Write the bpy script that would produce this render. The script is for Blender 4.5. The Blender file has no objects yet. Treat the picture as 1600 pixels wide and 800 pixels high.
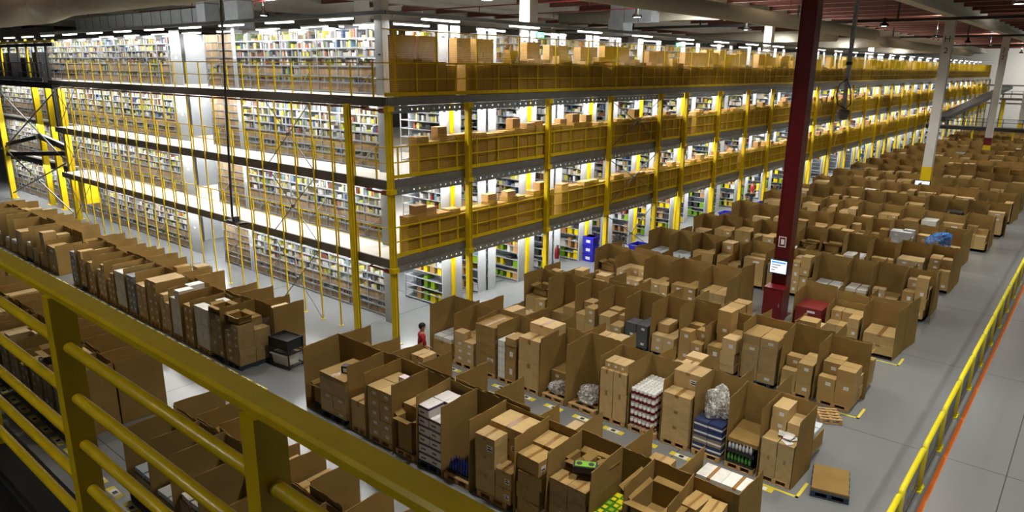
import bpy, bmesh, math, random
from mathutils import Vector, Matrix
R = random.Random(7)
sc = bpy.context.scene
C = sc.collection
PI = math.pi

# ------------------------------------------------------------------ materials
def lin(c):
    return tuple((v/12.92 if v <= .04045 else ((v+.055)/1.055)**2.4) for v in c)
def hx(h):
    return lin(tuple(int(h[i:i+2], 16)/255 for i in (0, 2, 4)))
def mat(name, col, rough=.6, metal=0., noise=0., nscale=3., emit=0., src=None, bump=0., spec=.5):
    m = bpy.data.materials.new(name); m.use_nodes = True
    nt = m.node_tree; b = nt.nodes['Principled BSDF']
    b.inputs['Roughness'].default_value = rough
    b.inputs['Metallic'].default_value = metal
    b.inputs['Specular IOR Level'].default_value = spec
    b.inputs['Base Color'].default_value = (*col, 1)
    base = None
    if src == 'object':
        n = nt.nodes.new('ShaderNodeObjectInfo'); base = n.outputs['Color']
    elif src == 'attr':
        n = nt.nodes.new('ShaderNodeAttribute'); n.attribute_name = 'col'; base = n.outputs['Color']
    if noise > 0 or bump > 0:
        tc = nt.nodes.new('ShaderNodeTexCoord'); nz = nt.nodes.new('ShaderNodeTexNoise')
        nz.inputs['Scale'].default_value = nscale; nz.inputs['Detail'].default_value = 5
        nt.links.new(tc.outputs['Object'], nz.inputs['Vector'])
        if noise > 0:
            mr = nt.nodes.new('ShaderNodeMapRange')
            mr.inputs['From Min'].default_value = .3; mr.inputs['From Max'].default_value = .7
            mr.inputs['To Min'].default_value = 1-noise; mr.inputs['To Max'].default_value = 1+noise
            nt.links.new(nz.outputs['Fac'], mr.inputs['Value'])
            mx = nt.nodes.new('ShaderNodeVectorMath'); mx.operation = 'SCALE'
            mx.inputs[0].default_value = col
            if base: nt.links.new(base, mx.inputs[0])
            nt.links.new(mr.outputs[0], mx.inputs['Scale'])
            base = mx.outputs[0]
        if bump > 0:
            bp = nt.nodes.new('ShaderNodeBump'); bp.inputs['Strength'].default_value = bump
            bp.inputs['Distance'].default_value = .05
            nt.links.new(nz.outputs['Fac'], bp.inputs['Height']); nt.links.new(bp.outputs[0], b.inputs['Normal'])
    if base: nt.links.new(base, b.inputs['Base Color'])
    if emit > 0:
        b.inputs['Emission Color'].default_value = (*col, 1); b.inputs['Emission Strength'].default_value = emit
        m.cycles.emission_sampling = 'NONE'
    return m
CARD = hx('A98A52')
M = dict(
    card=mat('corrugated_board', hx('8E7341'), .85, noise=.12, nscale=2.2, spec=.2),
    carton=mat('carton_board', CARD, .8, noise=.1, nscale=3, src='object', spec=.25),
    attr=mat('mixed_goods', (1, 1, 1), .6, src='attr', spec=.3),
    goods=mat('printed_goods', (1, 1, 1), .5, src='object', spec=.3),
    tape=mat('brown_tape', hx('8F6A3A'), .3), label=mat('white_label', hx('E8E8E4'), .5), ink=mat('dark_ink', hx('24221F'), .6),
    yellow=mat('yellow_paint', hx('E4C50C'), .4, noise=.08, nscale=4), rail=mat('yellow_rail_paint', hx('DDBE0C'), .34, noise=.08, nscale=9),
    barrier=mat('barrier_yellow', hx('E8DA10'), .35),
    zinc=mat('galvanised_steel', hx('9AA2A8'), .42, .6, noise=.12, nscale=2), zdark=mat('dark_steel', hx('6A655E'), .5, .5, noise=.1),
    fascia=mat('fascia_steel', hx('8C8F90'), .4, .65, noise=.1), panel=mat('grey_end_panel', hx('B9BEC2'), .4, .15, noise=.05),
    shelf=mat('shelf_steel', hx('B4BAC0'), .45, .3), wire=mat('wire_steel', hx('8A8F94'), .4, .6),
    black=mat('black_steel', hx('1E1E1F'), .5), blackplastic=mat('black_plastic', hx('17181A'), .4),
    red=mat('red_column_paint', hx('520810'), .35, noise=.12, nscale=3), redbright=mat('red_enamel', hx('6A0A0E'), .35), pipe=mat('sprinkler_red', hx('6E1618'), .5),
    white=mat('white_paint', hx('D9D8D2'), .6, noise=.04), concrete=mat('pale_concrete', hx('C9C6BA'), .75, noise=.06, nscale=1.5),
    roof=mat('roof_deck_steel', hx('8C8474'), .7, .0, noise=.1), purlin=mat('purlin_steel', hx('7A4A3E'), .6),
    duct=mat('fabric_duct', hx('BDB8A6'), .8, noise=.05), wood=mat('pallet_wood', hx('B08D5C'), .8, noise=.2, nscale=6),
    wooddark=mat('dark_pallet', hx('23303F'), .7), lamp=mat('tube_glow', (1, 1, 1), .5, emit=9), hb=mat('lamp_glow', (1, .97, .9), .5, emit=40),
    screen=mat('lit_screen', hx('C8E2FF'), .3, emit=1.6), screenblue=mat('lit_screen_blue', hx('3E86D8'), .3, emit=1.0),
    blue=mat('blue_plastic', hx('2A27B8'), .4), orange=mat('orange_line', hx('D2691E'), .6), yline=mat('yellow_tape', hx('D8C93C'), .6),
    green=mat('green_plastic', hx('6FA81E'), .5), lime=mat('lime_board', hx('9DBB12'), .6), sunny=mat('yellow_board', hx('EFD51C'), .6),
    gsign=mat('green_sign', hx('1E9A6A'), .5), deck=mat('deck_board', hx('D6D2C8'), .55, noise=.05),
    skin=mat('skin', hx('B98463'), .55), hair=mat('dark_hair', hx('15100E'), .5), redcloth=mat('red_cloth', hx('A3121A'), .8),
    darkcloth=mat('dark_cloth', hx('23262E'), .85), hivis=mat('hi_vis_cloth', hx('F0571C'), .7), limecloth=mat('lime_cloth', hx('8FBF3A'), .7),
    brownbox=mat('bin_board', hx('B58B5C'), .85, noise=.1, nscale=4, spec=.2), foil=None, chrome=mat('light_steel', hx('B0B4B6'), .3, .8))
def mix_clear(name, tint, fac, rough, bump):
    m = bpy.data.materials.new(name); m.use_nodes = True; nt = m.node_tree
    b = nt.nodes['Principled BSDF']; out = nt.nodes['Material Output']
    b.inputs['Base Color'].default_value = (*tint, 1); b.inputs['Roughness'].default_value = rough
    t = nt.nodes.new('ShaderNodeBsdfTransparent'); x = nt.nodes.new('ShaderNodeMixShader')
    nz = nt.nodes.new('ShaderNodeTexNoise'); nz.inputs['Scale'].default_value = 3.5 if fac < .5 else 9; nz.inputs['Detail'].default_value = 3; nz.inputs['Distortion'].default_value = 1.2
    tc = nt.nodes.new('ShaderNodeTexCoord'); nt.links.new(tc.outputs['Object'], nz.inputs['Vector'])
    mr = nt.nodes.new('ShaderNodeMapRange'); mr.inputs['From Min'].default_value = .42; mr.inputs['From Max'].default_value = .66
    mr.inputs['To Min'].default_value = fac*.35; mr.inputs['To Max'].default_value = min(1, fac*1.7)
    nt.links.new(nz.outputs['Fac'], mr.inputs['Value']); nt.links.new(mr.outputs[0], x.inputs[0])
    bp = nt.nodes.new('ShaderNodeBump'); bp.inputs['Strength'].default_value = bump; bp.inputs['Distance'].default_value = .1
    nt.links.new(nz.outputs['Fac'], bp.inputs['Height']); nt.links.new(bp.outputs[0], b.inputs['Normal'])
    nt.links.new(t.outputs[0], x.inputs[1]); nt.links.new(b.outputs[0], x.inputs[2]); nt.links.new(x.outputs[0], out.inputs['Surface'])
    return m
M['film'] = mix_clear('stretch_film', hx('B9B4A6'), .14, .12, .8)
M['plastic'] = mix_clear('crumpled_plastic', hx('F4F3EF'), .6, .12, 1.)

def floor_mat():
    m = bpy.data.materials.new('polished_concrete'); m.use_nodes = True; nt = m.node_tree; b = nt.nodes['Principled BSDF']
    g = nt.nodes.new('ShaderNodeNewGeometry')
    n1 = nt.nodes.new('ShaderNodeTexNoise'); n1.inputs['Scale'].default_value = .35; n1.inputs['Detail'].default_value = 7; n1.inputs['Roughness'].default_value = .5
    n2 = nt.nodes.new('ShaderNodeTexNoise'); n2.inputs['Scale'].default_value = 1.2; n2.inputs['Detail'].default_value = 2
    for n in (n1, n2): nt.links.new(g.outputs['Position'], n.inputs['Vector'])
    n1.inputs['Scale'].default_value = .16; n1.inputs['Detail'].default_value = 3
    mm = nt.nodes.new('ShaderNodeMapRange'); mm.inputs['From Min'].default_value = .3; mm.inputs['From Max'].default_value = .7
    mm.inputs['To Min'].default_value = .9; mm.inputs['To Max'].default_value = 1.06; nt.links.new(n1.outputs['Fac'], mm.inputs['Value'])
    r = nt.nodes.new('ShaderNodeVectorMath'); r.operation = 'SCALE'; r.inputs[0].default_value = hx('7B7E7F'); nt.links.new(mm.outputs[0], r.inputs['Scale'])
    # saw-cut joints every 6 m
    br = nt.nodes.new('ShaderNodeTexBrick'); br.offset = 0; br.squash = 1
    br.inputs['Scale'].default_value = 1; br.inputs['Brick Width'].default_value = 6.4; br.inputs['Row Height'].default_value = 6.6
    br.inputs['Mortar Size'].default_value = .012; br.inputs['Mortar Smooth'].default_value = .1
    br.inputs['Color1'].default_value = br.inputs['Color2'].default_value = (1, 1, 1, 1); br.inputs['Mortar'].default_value = (.35, .34, .33, 1)
    mp = nt.nodes.new('ShaderNodeVectorMath'); mp.operation = 'ADD'; mp.inputs[1].default_value = (102.86, 1.0, 0)
    nt.links.new(g.outputs['Position'], mp.inputs[0]); nt.links.new(mp.outputs[0], br.inputs['Vector'])
    mx = nt.nodes.new('ShaderNodeVectorMath'); mx.operation = 'MULTIPLY'
    nt.links.new(r.outputs[0], mx.inputs[0]); nt.links.new(br.outputs['Color'], mx.inputs[1]); nt.links.new(mx.outputs[0], b.inputs['Base Color'])
    mr = nt.nodes.new('ShaderNodeMapRange'); mr.inputs['To Min'].default_value = .18; mr.inputs['To Max'].default_value = .24
    nt.links.new(n2.outputs['Fac'], mr.inputs['Value']); nt.links.new(mr.outputs[0], b.inputs['Roughness'])
    b.inputs['Specular IOR Level'].default_value = .55
    return m
M['floor'] = floor_mat()

# ------------------------------------------------------------------ mesh builder
def shade(c, a=.88, b=1.08):
    f = R.uniform(a, b); return tuple(v*f for v in c)
class MB:
    def __init__(s): s.v = []; s.f = []; s.m = []; s.c = []
    def add(s, vs, fs, mi=0, col=None):
        o = len(s.v); s.v += vs
        for f in fs: s.f.append(tuple(i+o for i in f)); s.m.append(mi); s.c.append(col)
        return s
    def box(s, x0, x1, y0, y1, z0, z1, mi=0, col=None):
        return s.add([(x0,y0,z0),(x1,y0,z0),(x1,y1,z0),(x0,y1,z0),(x0,y0,z1),(x1,y0,z1),(x1,y1,z1),(x0,y1,z1)],
                     [(3,2,1,0),(4,5,6,7),(0,1,5,4),(1,2,6,5),(2,3,7,6),(3,0,4,7)], mi, col)
    def rbox(s, cx, cy, z0, w, d, h, a=0, mi=0, col=None):
        ca, sa = math.cos(a), math.sin(a)
        q = [(cx+ca*x-sa*y, cy+sa*x+ca*y) for x, y in ((-w/2,-d/2),(w/2,-d/2),(w/2,d/2),(-w/2,d/2))]
        return s.add([(x,y,z0) for x,y in q]+[(x,y,z0+h) for x,y in q],
                     [(3,2,1,0),(4,5,6,7),(0,1,5,4),(1,2,6,5),(2,3,7,6),(3,0,4,7)], mi, col)
    def bar(s, p, q, w, h=None, mi=0, up=(0,0,1)):
        p, q = Vector(p), Vector(q); h = h or w; d = (q-p).normalized(); u = Vector(up)
        if abs(d.dot(u)) > .95: u = Vector((1,0,0))
        a = d.cross(u).normalized()*w/2; b = a.cross(d).normalized()*h/2
        vs = [tuple(e+sx*a+sy*b) for e in (p, q) for sx, sy in ((-1,-1),(1,-1),(1,1),(-1,1))]
        return s.add(vs, [(0,1,2,3),(7,6,5,4),(4,5,1,0),(5,6,2,1),(6,7,3,2),(7,4,0,3)], mi)
    def tube(s, pts, r, n=10, mi=0, caps=True, r2=None):
        pts = [Vector(p) for p in pts]; k = len(pts); vs = []; fs = []
        d0 = (pts[1]-pts[0]).normalized(); u = Vector((0,0,1)) if abs(d0.z) < .9 else Vector((1,0,0))
        a = d0.cross(u).normalized()
        for i, p in enumerate(pts):
            d = (pts[min(i+1,k-1)]-pts[max(i-1,0)]).normalized()
            a = (a-d*a.dot(d)).normalized(); b = d.cross(a); rr = r if r2 is None else r+(r2-r)*i/(k-1)
            for j in range(n):
                t = 2*PI*j/n; vs.append(tuple(p+rr*(math.cos(t)*a+math.sin(t)*b)))
        for i in range(k-1):
            for j in range(n):
                j2 = (j+1) % n; fs.append((i*n+j, i*n+j2, (i+1)*n+j2, (i+1)*n+j))
        if caps: fs.append(tuple(range(n))[::-1]); fs.append(tuple(range((k-1)*n, k*n)))
        return s.add(vs, fs, mi)
    def lathe(s, prof, n=16, mi=0, cx=0, cy=0):
        vs = [(cx+r*math.cos(2*PI*j/n), cy+r*math.sin(2*PI*j/n), z) for r, z in prof for j in range(n)]
        fs = [(i*n+j, i*n+(j+1)%n, (i+1)*n+(j+1)%n, (i+1)*n+j) for i in range(len(prof)-1) for j in range(n)]
        return s.add(vs, fs, mi)
    def mesh(s, name, mats, smooth=False):
        me = bpy.data.meshes.new(name); me.from_pydata(s.v, [], s.f)
        for m in (mats if isinstance(mats, (list, tuple)) else [mats]): me.materials.append(m)
        if any(s.m): me.polygons.foreach_set('material_index', s.m)
        if any(c is not None for c in s.c):
            at = me.attributes.new('col', 'FLOAT_COLOR', 'FACE')
            fl = []
            for c in s.c: c = c or (1,1,1); fl += [c[0], c[1], c[2], 1]
            at.data.foreach_set('color', fl)
        if smooth: me.polygons.foreach_set('use_smooth', [True]*len(s.f))
        me.update(); return me
def put(name, me, parent=None, loc=(0,0,0), rot=0, scale=None, color=None):
    o = bpy.data.objects.new(name, me); C.objects.link(o)
    if parent is not None: o.parent = parent
    o.location = loc
    if rot: o.rotation_euler = rot if isinstance(rot, tuple) else (0,0,rot)
    if scale: o.scale = scale
    if color: o.color = (*color, 1)
    return o
def tag(o, label, cat, group=None, kind=None):
    w = label.split()
    if len(w) > 16: w = w[:16]
    o['label'] = ' '.join(w); o['category'] = cat
    if group: o['group'] = group
    if kind: o['kind'] = kind
    return o
def thing(name, label, cat, loc=(0,0,0), rot=0, group=None):
    return tag(put(name, None, None, loc, rot), label, cat, group)
def struct(name, me, label=None, cat=None, loc=(0,0,0)):
    o = put(name, me, None, loc); o['kind'] = 'structure'
    if label: o['label'] = label; o['category'] = cat
    return o
ORD = 'first second third fourth fifth sixth seventh eighth ninth tenth eleventh twelfth thirteenth fourteenth fifteenth sixteenth seventeenth eighteenth nineteenth twentieth'.split()
TENS = {2:'twenty',3:'thirty',4:'forty',5:'fifty',6:'sixty',7:'seventy',8:'eighty',9:'ninety'}
def nth(i):            # 0 -> first
    if i < 20: return ORD[i]
    t, u = divmod(i+1, 10)
    if t >= 10: return 'one-hundred-' + (nth(i-100) if i >= 100 else 'th')
    return (TENS[t][:-1]+'ieth') if u == 0 else TENS[t]+'-'+ORD[u-1]

# ------------------------------------------------------------------ camera
CH = 9.2
def camera():
    p, th, ro = map(math.radians, (15.0, 39.9, .55))
    fw = Vector((-math.sin(th)*math.cos(p), math.cos(th)*math.cos(p), -math.sin(p)))
    r = Vector((math.cos(th), math.sin(th), 0)); u = r.cross(fw)
    r2 = r*math.cos(ro)+u*math.sin(ro); u2 = -r*math.sin(ro)+u*math.cos(ro)
    cd = bpy.data.cameras.new('camera'); cd.sensor_width = 36; cd.lens = 1100*36/1600; cd.clip_start = .05; cd.clip_end = 600
    o = bpy.data.objects.new('camera', cd); C.objects.link(o)
    m = Matrix((r2, u2, -fw)).transposed().to_4x4(); m.translation = (0,0,CH); o.matrix_world = m
    sc.camera = o
camera()

# layout numbers
MX, MY = -17.46, 14.75            # mezzanine corner (faces x = MX along +Y, y = MY along -X)
MEND, LEND = 150., -47.1
DK = (0., 2.95, 5.6, 8.23)        # storey floors
NAMES = ('ground floor', 'first deck', 'second deck', 'top deck')

# ------------------------------------------------------------------ setting
struct('floor', MB().box(-110, 30, -6, 172, -.2, 0).mesh('floor', M['floor']))
def roofing():
    b = MB()
    b.box(-110, 30, -6, 172, 14.3, 14.4)
    x = -6.
    while x < 170:            # folded deck ribs across the whole span
        b.box(-110, 30, x, x+.45, 14.2, 14.3); x += 1.1
    struct('ceiling', b.mesh('ceiling', M['roof']))
roofing()
for i in range(44):
    y = 2+i*3.8
    struct('trim_%d' % (i+1), MB().box(-110, 30, y-.08, y+.08, 13.55, 14.2).box(-110, 30, y-.14, y+.14, 13.5, 13.55).mesh('purlin', M['purlin']))
for i, x in enumerate((2.7, -9.3, -21.3, -33.3, -45.3, -57.3, -69.3, -81.3)):
    b = MB().box(x-.14, x+.14, -6, 172, 12.95, 14.0).box(x-.32, x+.32, -6, 172, 12.7, 12.98).box(x-.3, x+.3, -6, 172, 13.8, 14.1)
    struct('trim_%d' % (60+i), b.mesh('girder', M['concrete']))
wb = MB().box(-110, 30, 170, 170.4, 0, 14.3)
for z in (3.2, 5.0, 6.6): wb.box(-110, 30, 169.9, 170, z, z+.22, 1)
struct('wall_back', wb.mesh('wall_back', [M['white'], M['zdark']]))
struct('wall_right', MB().box(22, 22.4, -6, 172, 0, 14.3).mesh('wall_right', M['white']))
struct('wall_left', MB().box(-110.4, -110, -6, 172, 0, 14.3).mesh('wall_left', M['white']))
struct('trim_80', MB().box(-1.78, -1.68, -4, 168, 0, .006).mesh('orange_floor_line', M['orange']))

# ------------------------------------------------------------------ building columns
def column(name, x, y, label, red=False, txt=None, band=False):
    t = thing(name, label, 'column', (x, y, 0))
    if red:
        b = MB().box(-.27, .27, -.27, -.235, 0, 12.7).box(-.27, .27, .235, .27, 0, 12.7).box(-.235, .235, -.235, .235, 0, 12.7)
        b.box(-.275, -.235, -.29, .29, 0, 12.7).box(.235, .275, -.29, .29, 0, 12.7)
        put('shaft', b.mesh('shaft', M['red']), t)
        put('base_plate', MB().box(-.38,.38,-.38,.38,0,.03).mesh('base_plate', M['red']), t)
    else:
        put('shaft', MB().box(-.3,.3,-.3,.3,2.65,12.7).mesh('shaft', M['white']), t)
        y1 = 2.65
        put('yellow_guard', MB().box(-.315,.315,-.315,.315,0,y1).mesh('yellow_guard', M['yellow']), t)
        if band: put('red_band', MB().box(-.325,.325,-.325,.325,2.0,2.75).mesh('red_band', M['redbright']), t)
    for k, ch in enumerate(txt or ()):
        cu = bpy.data.curves.new('lettering', 'FONT'); cu.body = ch; cu.size = .55; cu.align_x = 'CENTER'; cu.extrude = .002
        cu.materials.append(M['ink'])
        o = bpy.data.objects.new('lettering', cu); C.objects.link(o); o.parent = t
        o.location = (0, -.303, 11.15-k*.75); o.rotation_euler = (PI/2, 0, 0)
    return t
column('steel_column', -8.7, 26.6, 'dark red steel column rising from the pallet rows to the roof', red=True)
column('concrete_column', -9.5, 57.4, 'white column lettered H 2 with yellow lower guard', txt='H2')
column('concrete_column', -9.35, 86.6, 'white column lettered J 2 with red band above its yellow guard', txt='J2', band=True)
for i, (x, y) in enumerate(((-9.3, 116.5), (-9.3, 146), (-21.3, 26.5), (-33.3, 26.5), (-21.3, 56), (-21.3, 86), (-33.3, 56), (2.7,57), (2.7, 86), (2.7,116), (-45.3, 26.5))):
    column('concrete_column', x, y, ('plain white column %s seen over the %s' % (('beyond the lettered J 2 column','at the far end of the hall','behind the mezzanine corner, inside the top deck shelving','behind the left shelving face near the roof','inside the long mezzanine face, second along','inside the long mezzanine face, third along','deep inside the mezzanine','right of the wide aisle, nearer','right of the wide aisle, middle','right of the wide aisle, farther','far left of the shelving')[i], ('top rails','top rails','railing','ducts','railing','railing','ducts','barrier','barrier','barrier','ducts')[i])))
# wall terminal on the red column
t = thing('terminal_screen', 'lit computer screen mounted on the dark red column', 'screen', (-8.72, 26.2, 2.0))
put('bezel', MB().box(-.33,.33,-.05,.1,-.27,.27).mesh('bezel', M['blackplastic']), t)
s = MB().box(-.3,.3,-.056,-.05,-.24,.24,1)
for z in (-.16, -.06, .04): s.box(-.25, .05+z, -.059, -.056, z, z+.05, 2)
s.box(-.27,.27,-.059,-.056,.14,.2,0)
put('display', s.mesh('display', [M['screenblue'], M['screen'], M['label']]), t)
t = thing('terminal_cabinet', 'dark red metal cabinet standing against the red column foot', 'cabinet', (-8.62, 25.82, 0))
put('body', MB().box(-.36,.36,-.22,.36,.02,1.28).box(-.38,.38,-.24,.36,1.28,1.31).mesh('body', M['redbright']), t)
put('door', MB().box(-.32,.32,-.235,-.22,.08,1.2).mesh('door', M['redbright']), t)
put('handle', MB().box(.24,.27,-.26,-.235,.6,.75).mesh('handle', M['zinc']), bpy.data.objects['door'])
tag(put('column_sign', MB().box(-.14,.14,-.006,0,-.2,.2).box(-.11,.11,-.008,-.006,-.17,.17,1).box(-.05,.07,-.01,-.008,-.1,.1,0).mesh('column_sign', [M['label'], M['redbright']]), None, (-8.72, 26.29, 2.95)), 'small square notice fixed to the dark red column above the screen', 'sign')
t = thing('terminal_screen', 'lit computer screen on the yellow guard of the H 2 column', 'screen', (-9.6, 57.0, 1.35))
put('bezel', MB().box(-.5,.5,-.05,.08,-.34,.34).mesh('bezel', M['blackplastic']), t)
put('display', MB().box(-.45,.45,-.056,-.05,-.3,.3).mesh('display', M['screen']), t)

# ------------------------------------------------------------------ lights
def area(loc, sx, sy, power, col=(1,1,1), rot=(0,0,0), spread=PI):
    l = bpy.data.lights.new('light', 'AREA'); l.shape = 'RECTANGLE'; l.size = sx; l.size_y = sy; l.energy = power; l.color = col; l.spread = spread
    o = bpy.data.objects.new('light', l); C.objects.link(o); o.location = loc; o.rotation_euler = rot
HBP, TUBEP = 400., 90.
hb_shade = MB().lathe([(.02,.5),(.1,.48),(.12,.2),(.28,.1),(.3,-.04),(.27,-.04),(.25,.06)], 16).mesh('shade', M['blackplastic'], True)
hb_lens = MB().lathe([(0.001,.0),(.26,0),(.26,-.02),(0.001,-.03)], 16).mesh('lens', M['hb'])
hb_cord = MB().tube([(0,0,.5),(0,0,1.9)], .012, 6).mesh('hanging_cord', M['black'])
hbs = [(x, y) for x in (-21.8, -39.6, -58.4) for y in (24.2, 37, 52.6, 69, 84, 101.5, 118, 134)] + [(x, y) for x in (-12.5, -3.9, 4.5) for y in (11., 22.5, 38.4, 52.6, 70, 86, 102, 118, 136, 158)] + [(x, 11.) for x in (-23, -32, -42.)] + [(-3., -3.)]  # last lamp is unseen, added behind the viewer to brighten the railing
for i, (x, y) in enumerate(hbs):
    wh = ('over the mezzanine' if x < -20 and y > 15 else 'over the lower left pallet rows' if x < -20 else 'over the pallet rows' if x < -5 else 'over the wide aisle')
    t = thing('high_bay_lamp', 'round black high bay lamp, %s from the viewer, hanging %s at %s' % (nth(i % 11), wh, ('its edge','its middle','its far side')[int(abs(x)) % 3]), 'lamp', (x, y, 12.05), group='high bay lamps under the roof')
    put('shade', hb_shade, t); put('lens', hb_lens, t); put('hanging_cord', hb_cord, t)
    if x < -20 and y > 15 and x > -50 and y < 110: area((x, y, 12.6), .5, .5, HBP*.8, (1, .97, .92), (PI,0,0))  # upward light added above the mezzanine lamps to brighten the roof
    if x > -20 or y < 15:
        area((x, y, 11.98), .5, .5, HBP*(.16 if y < 0 else .6 if -20 < x < -5 else .42 if x < -20 else 1.)*(2.5 if y > 150 else 1), (1, .96, .88), spread=2.1 if y < 150 else PI)  # farthest hall lamps are added, and stronger, to brighten the back wall
        if i % 2 == 0 and y > 0: area((x, y, 12.6), .5, .5, 2* HBP*(.8 if y > 0 else .05), (1, .96, .88), (PI,0,0))  # added upward light, brightens roof and girders
# ------------------------------------------------------------------ mezzanine frame
for k in (1, 2, 3):
    z = DK[k]
    b = MB().box(MX-16, MX-.18, MY+.02, MEND, z-.12, z).box(LEND, MX-16, MY+.02, MY+13, z-.12, z).box(-64, LEND, 16.15, MY+13, z-.12, z)
    struct('floor_deck_%d' % k, b.mesh('deck', M['deck']))
    lab = {1:'lowest',2:'middle',3:'top'}[k]
    tag(put('edge_beam', MB().box(LEND, MX-.1, MY-.06, MY+.02, z-.27, z+.02).box(LEND, MX-.1, MY-.08, MY-.06, z-.27, z-.24).mesh('edge_beam', M['zdark']), None), 'grey edge channel along the short shelving face at the %s deck' % lab, 'beam')
    b = MB().box(MX-.18, MX-.12, MY+.1, MEND, z-.25, z+.02).box(MX-.12, MX-.1, MY+.1, MEND, z-.25, z-.22)
    tag(put('edge_beam', b.mesh('edge_beam', M['fascia']), None), 'grey edge channel along the long mezzanine face at the %s deck' % lab, 'beam')
    tag(put('sprinkler_pipe', MB().tube([(LEND, MY+.25, z-.36), (MX-1.3, MY+.25, z-.36), (MX-1.2, MY-.02, z-.38), (MX-.12, MY-.02, z-.4)], .035, 8).tube([(MX-1.6,MY+.25,z-.36),(MX-1.3,MY+.25,z-.36)], .06, 8).tube([(MX-.4,MY-.02,z-.4),(MX-.1,MY-.02,z-.4)], .075, 8).mesh('pipe', M['pipe']), None), 'dark red sprinkler pipe under the %s deck edge, short face' % lab, 'pipe')
# posts on the long face
RP = [MY, 18.4, 23.1, 27.75, 32.4, 35.2, 39.4, 43.5, 47.6]
while RP[-1] < MEND-3: RP.append(RP[-1]+4.65)
post_me = MB().box(-.09,.09,-.09,-.075,0,8.0).box(-.09,.09,.075,.09,0,8.0).box(-.09,-.075,-.075,.075,0,8.0).box(-.075,.075,-.03,.03,0,8.0).mesh('mezzanine_post', M['yellow'])
basep = MB().box(-.16,.16,-.16,.16,0,.02).mesh('base_plate', M['yellow'])
clip = MB().box(-.1,.12,-.13,.13,-.16,.0).mesh('beam_clip', M['yellow'])
for i, y in enumerate(RP):
    t = thing('mezzanine_post', 'yellow steel post, %s from the corner along the long mezzanine face' % nth(i), 'post', (MX, y, 0), group='yellow posts of the long face')
    put('shaft', post_me, t)
    if i < 14:
        put('base_plate', basep, t)
        for z in DK[1:]: put('beam_clip', clip, t, (.02, 0, z-.25))
beam_cache = {}
for k in (1, 2, 3):
    for i in range(len(RP)-1):
        L = round(RP[i+1]-RP[i]-.18, 2)
        if L not in beam_cache:
            b = MB(); n = 14; h = .24
            # perforated channel: strips above and below a row of slots
            b.box(-.02,.02,0,L,0,.09).box(-.02,.02,0,L,.15,h).box(-.02,.03,0,L,h-.015,h).box(-.02,.03,0,L,0,.015)
            st = L/n
            for j in range(n): b.box(-.02,.02,j*st+st*.26 if j or 1 else 0,(j+1)*st,.09,.15)
            beam_cache[L] = b.mesh('perforated_beam', M['zinc'])
        o = put('perforated_beam', beam_cache[L], None, (MX-.13, RP[i]+.09, DK[k]-.5))
        tag(o, 'perforated steel beam, %s span from the corner, long face below %s' % (nth(i), NAMES[k]), 'beam', 'perforated beams of the long face')
# X bracing on the long face, rods with turn plate
def xbrace(p00, p11, label, r=.018):
    (a, b_, c), (d, e, f) = p00, p11
    t = thing('cross_brace', label, 'brace', p00)
    put('rod', MB().tube([(0,0,0), (d-a,e-b_,f-c)], r, 6).mesh('rod', M['zdark']), t)
    put('rod', MB().tube([(0,0,f-c), (d-a,e-b_,0)], r, 6).mesh('rod', M['zdark']), t)
    m = ((d-a)/2, (e-b_)/2, (f-c)/2); put('ring', MB().box(m[0]-.06,m[0]+.06,m[1]-.06,m[1]+.06,m[2]-.06,m[2]+.06).mesh('ring', M['zdark']), t)
for k in (0, 1, 2):
    xbrace((MX+.03, 27.87, DK[k]+.1), (MX+.03, 32.28, DK[k+1]-.5), 'crossed bracing rods between yellow posts of the long face, %s' % NAMES[k])
    xbrace((-24.2, MY-.2, DK[k]+.05), (-21.4, MY-.2, DK[k+1]-.3), 'crossed bracing rods on the short shelving face, %s' % NAMES[k])
    xbrace((-46, MY-.2, DK[k]+.05), (-42.6, MY-.2, DK[k+1]-.3), 'crossed bracing rods near the black platform, %s' % NAMES[k])

# thin guard posts on the short face
gp = MB().tube([(0,0,0),(0,0,7.95)], .032, 8).mesh('guard_post', M['yellow'])
gpb = MB().box(-.07,.07,-.07,.07,0,.012).mesh('foot_plate', M['yellow'])
xs = [-19.3] + [-20.35-1.12*i for i in range(23)]
for i, x in enumerate(xs):
    if i == 0:
        t = thing('mezzanine_post', 'thick yellow post next to the corner on the short shelving face', 'post', (x, MY-.18, 0)); put('shaft', post_me, t); put('base_plate', basep, t)
        continue
    t = thing('guard_post', 'thin yellow post, %s from the corner along the short shelving face' % nth(i), 'post', (x, MY-.125, 0), group='thin yellow posts of the short face')
    put('shaft', gp, t); put('foot_plate', gpb, t)

# railings: long face bays with wire infill
WM = {}
def wire_mesh(L, H, sx, sz, r, mname):
    key = (round(L,2), H, sx, sz, mname)
    if key in WM: return WM[key]
    b = MB()
    def rod(p, q, ax):
        e = Vector(q)-Vector(p)
        if ax == 'z': o = [(r,0,0),(-r*.5,r*.87,0),(-r*.5,-r*.87,0)]
        else: o = [(r,0,0),(-r*.5,0,r*.87),(-r*.5,0,-r*.87)]
        vs = [tuple(Vector(p)+Vector(k)) for k in o]+[tuple(Vector(q)+Vector(k)) for k in o]
        b.add(vs, [(0,1,4,3),(1,2,5,4),(2,0,3,5)])
    n = int(L/sx)
    for i in range(n+1): rod((0,i*L/n,0),(0,i*L/n,H),'z')
    n = int(H/sz)
    for i in range(n+1): rod((0,0,i*H/n),(0,L,i*H/n),'y')
    WM[key] = b.mesh('wire_infill', M[mname]); return WM[key]
rail_cache = {}
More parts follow.
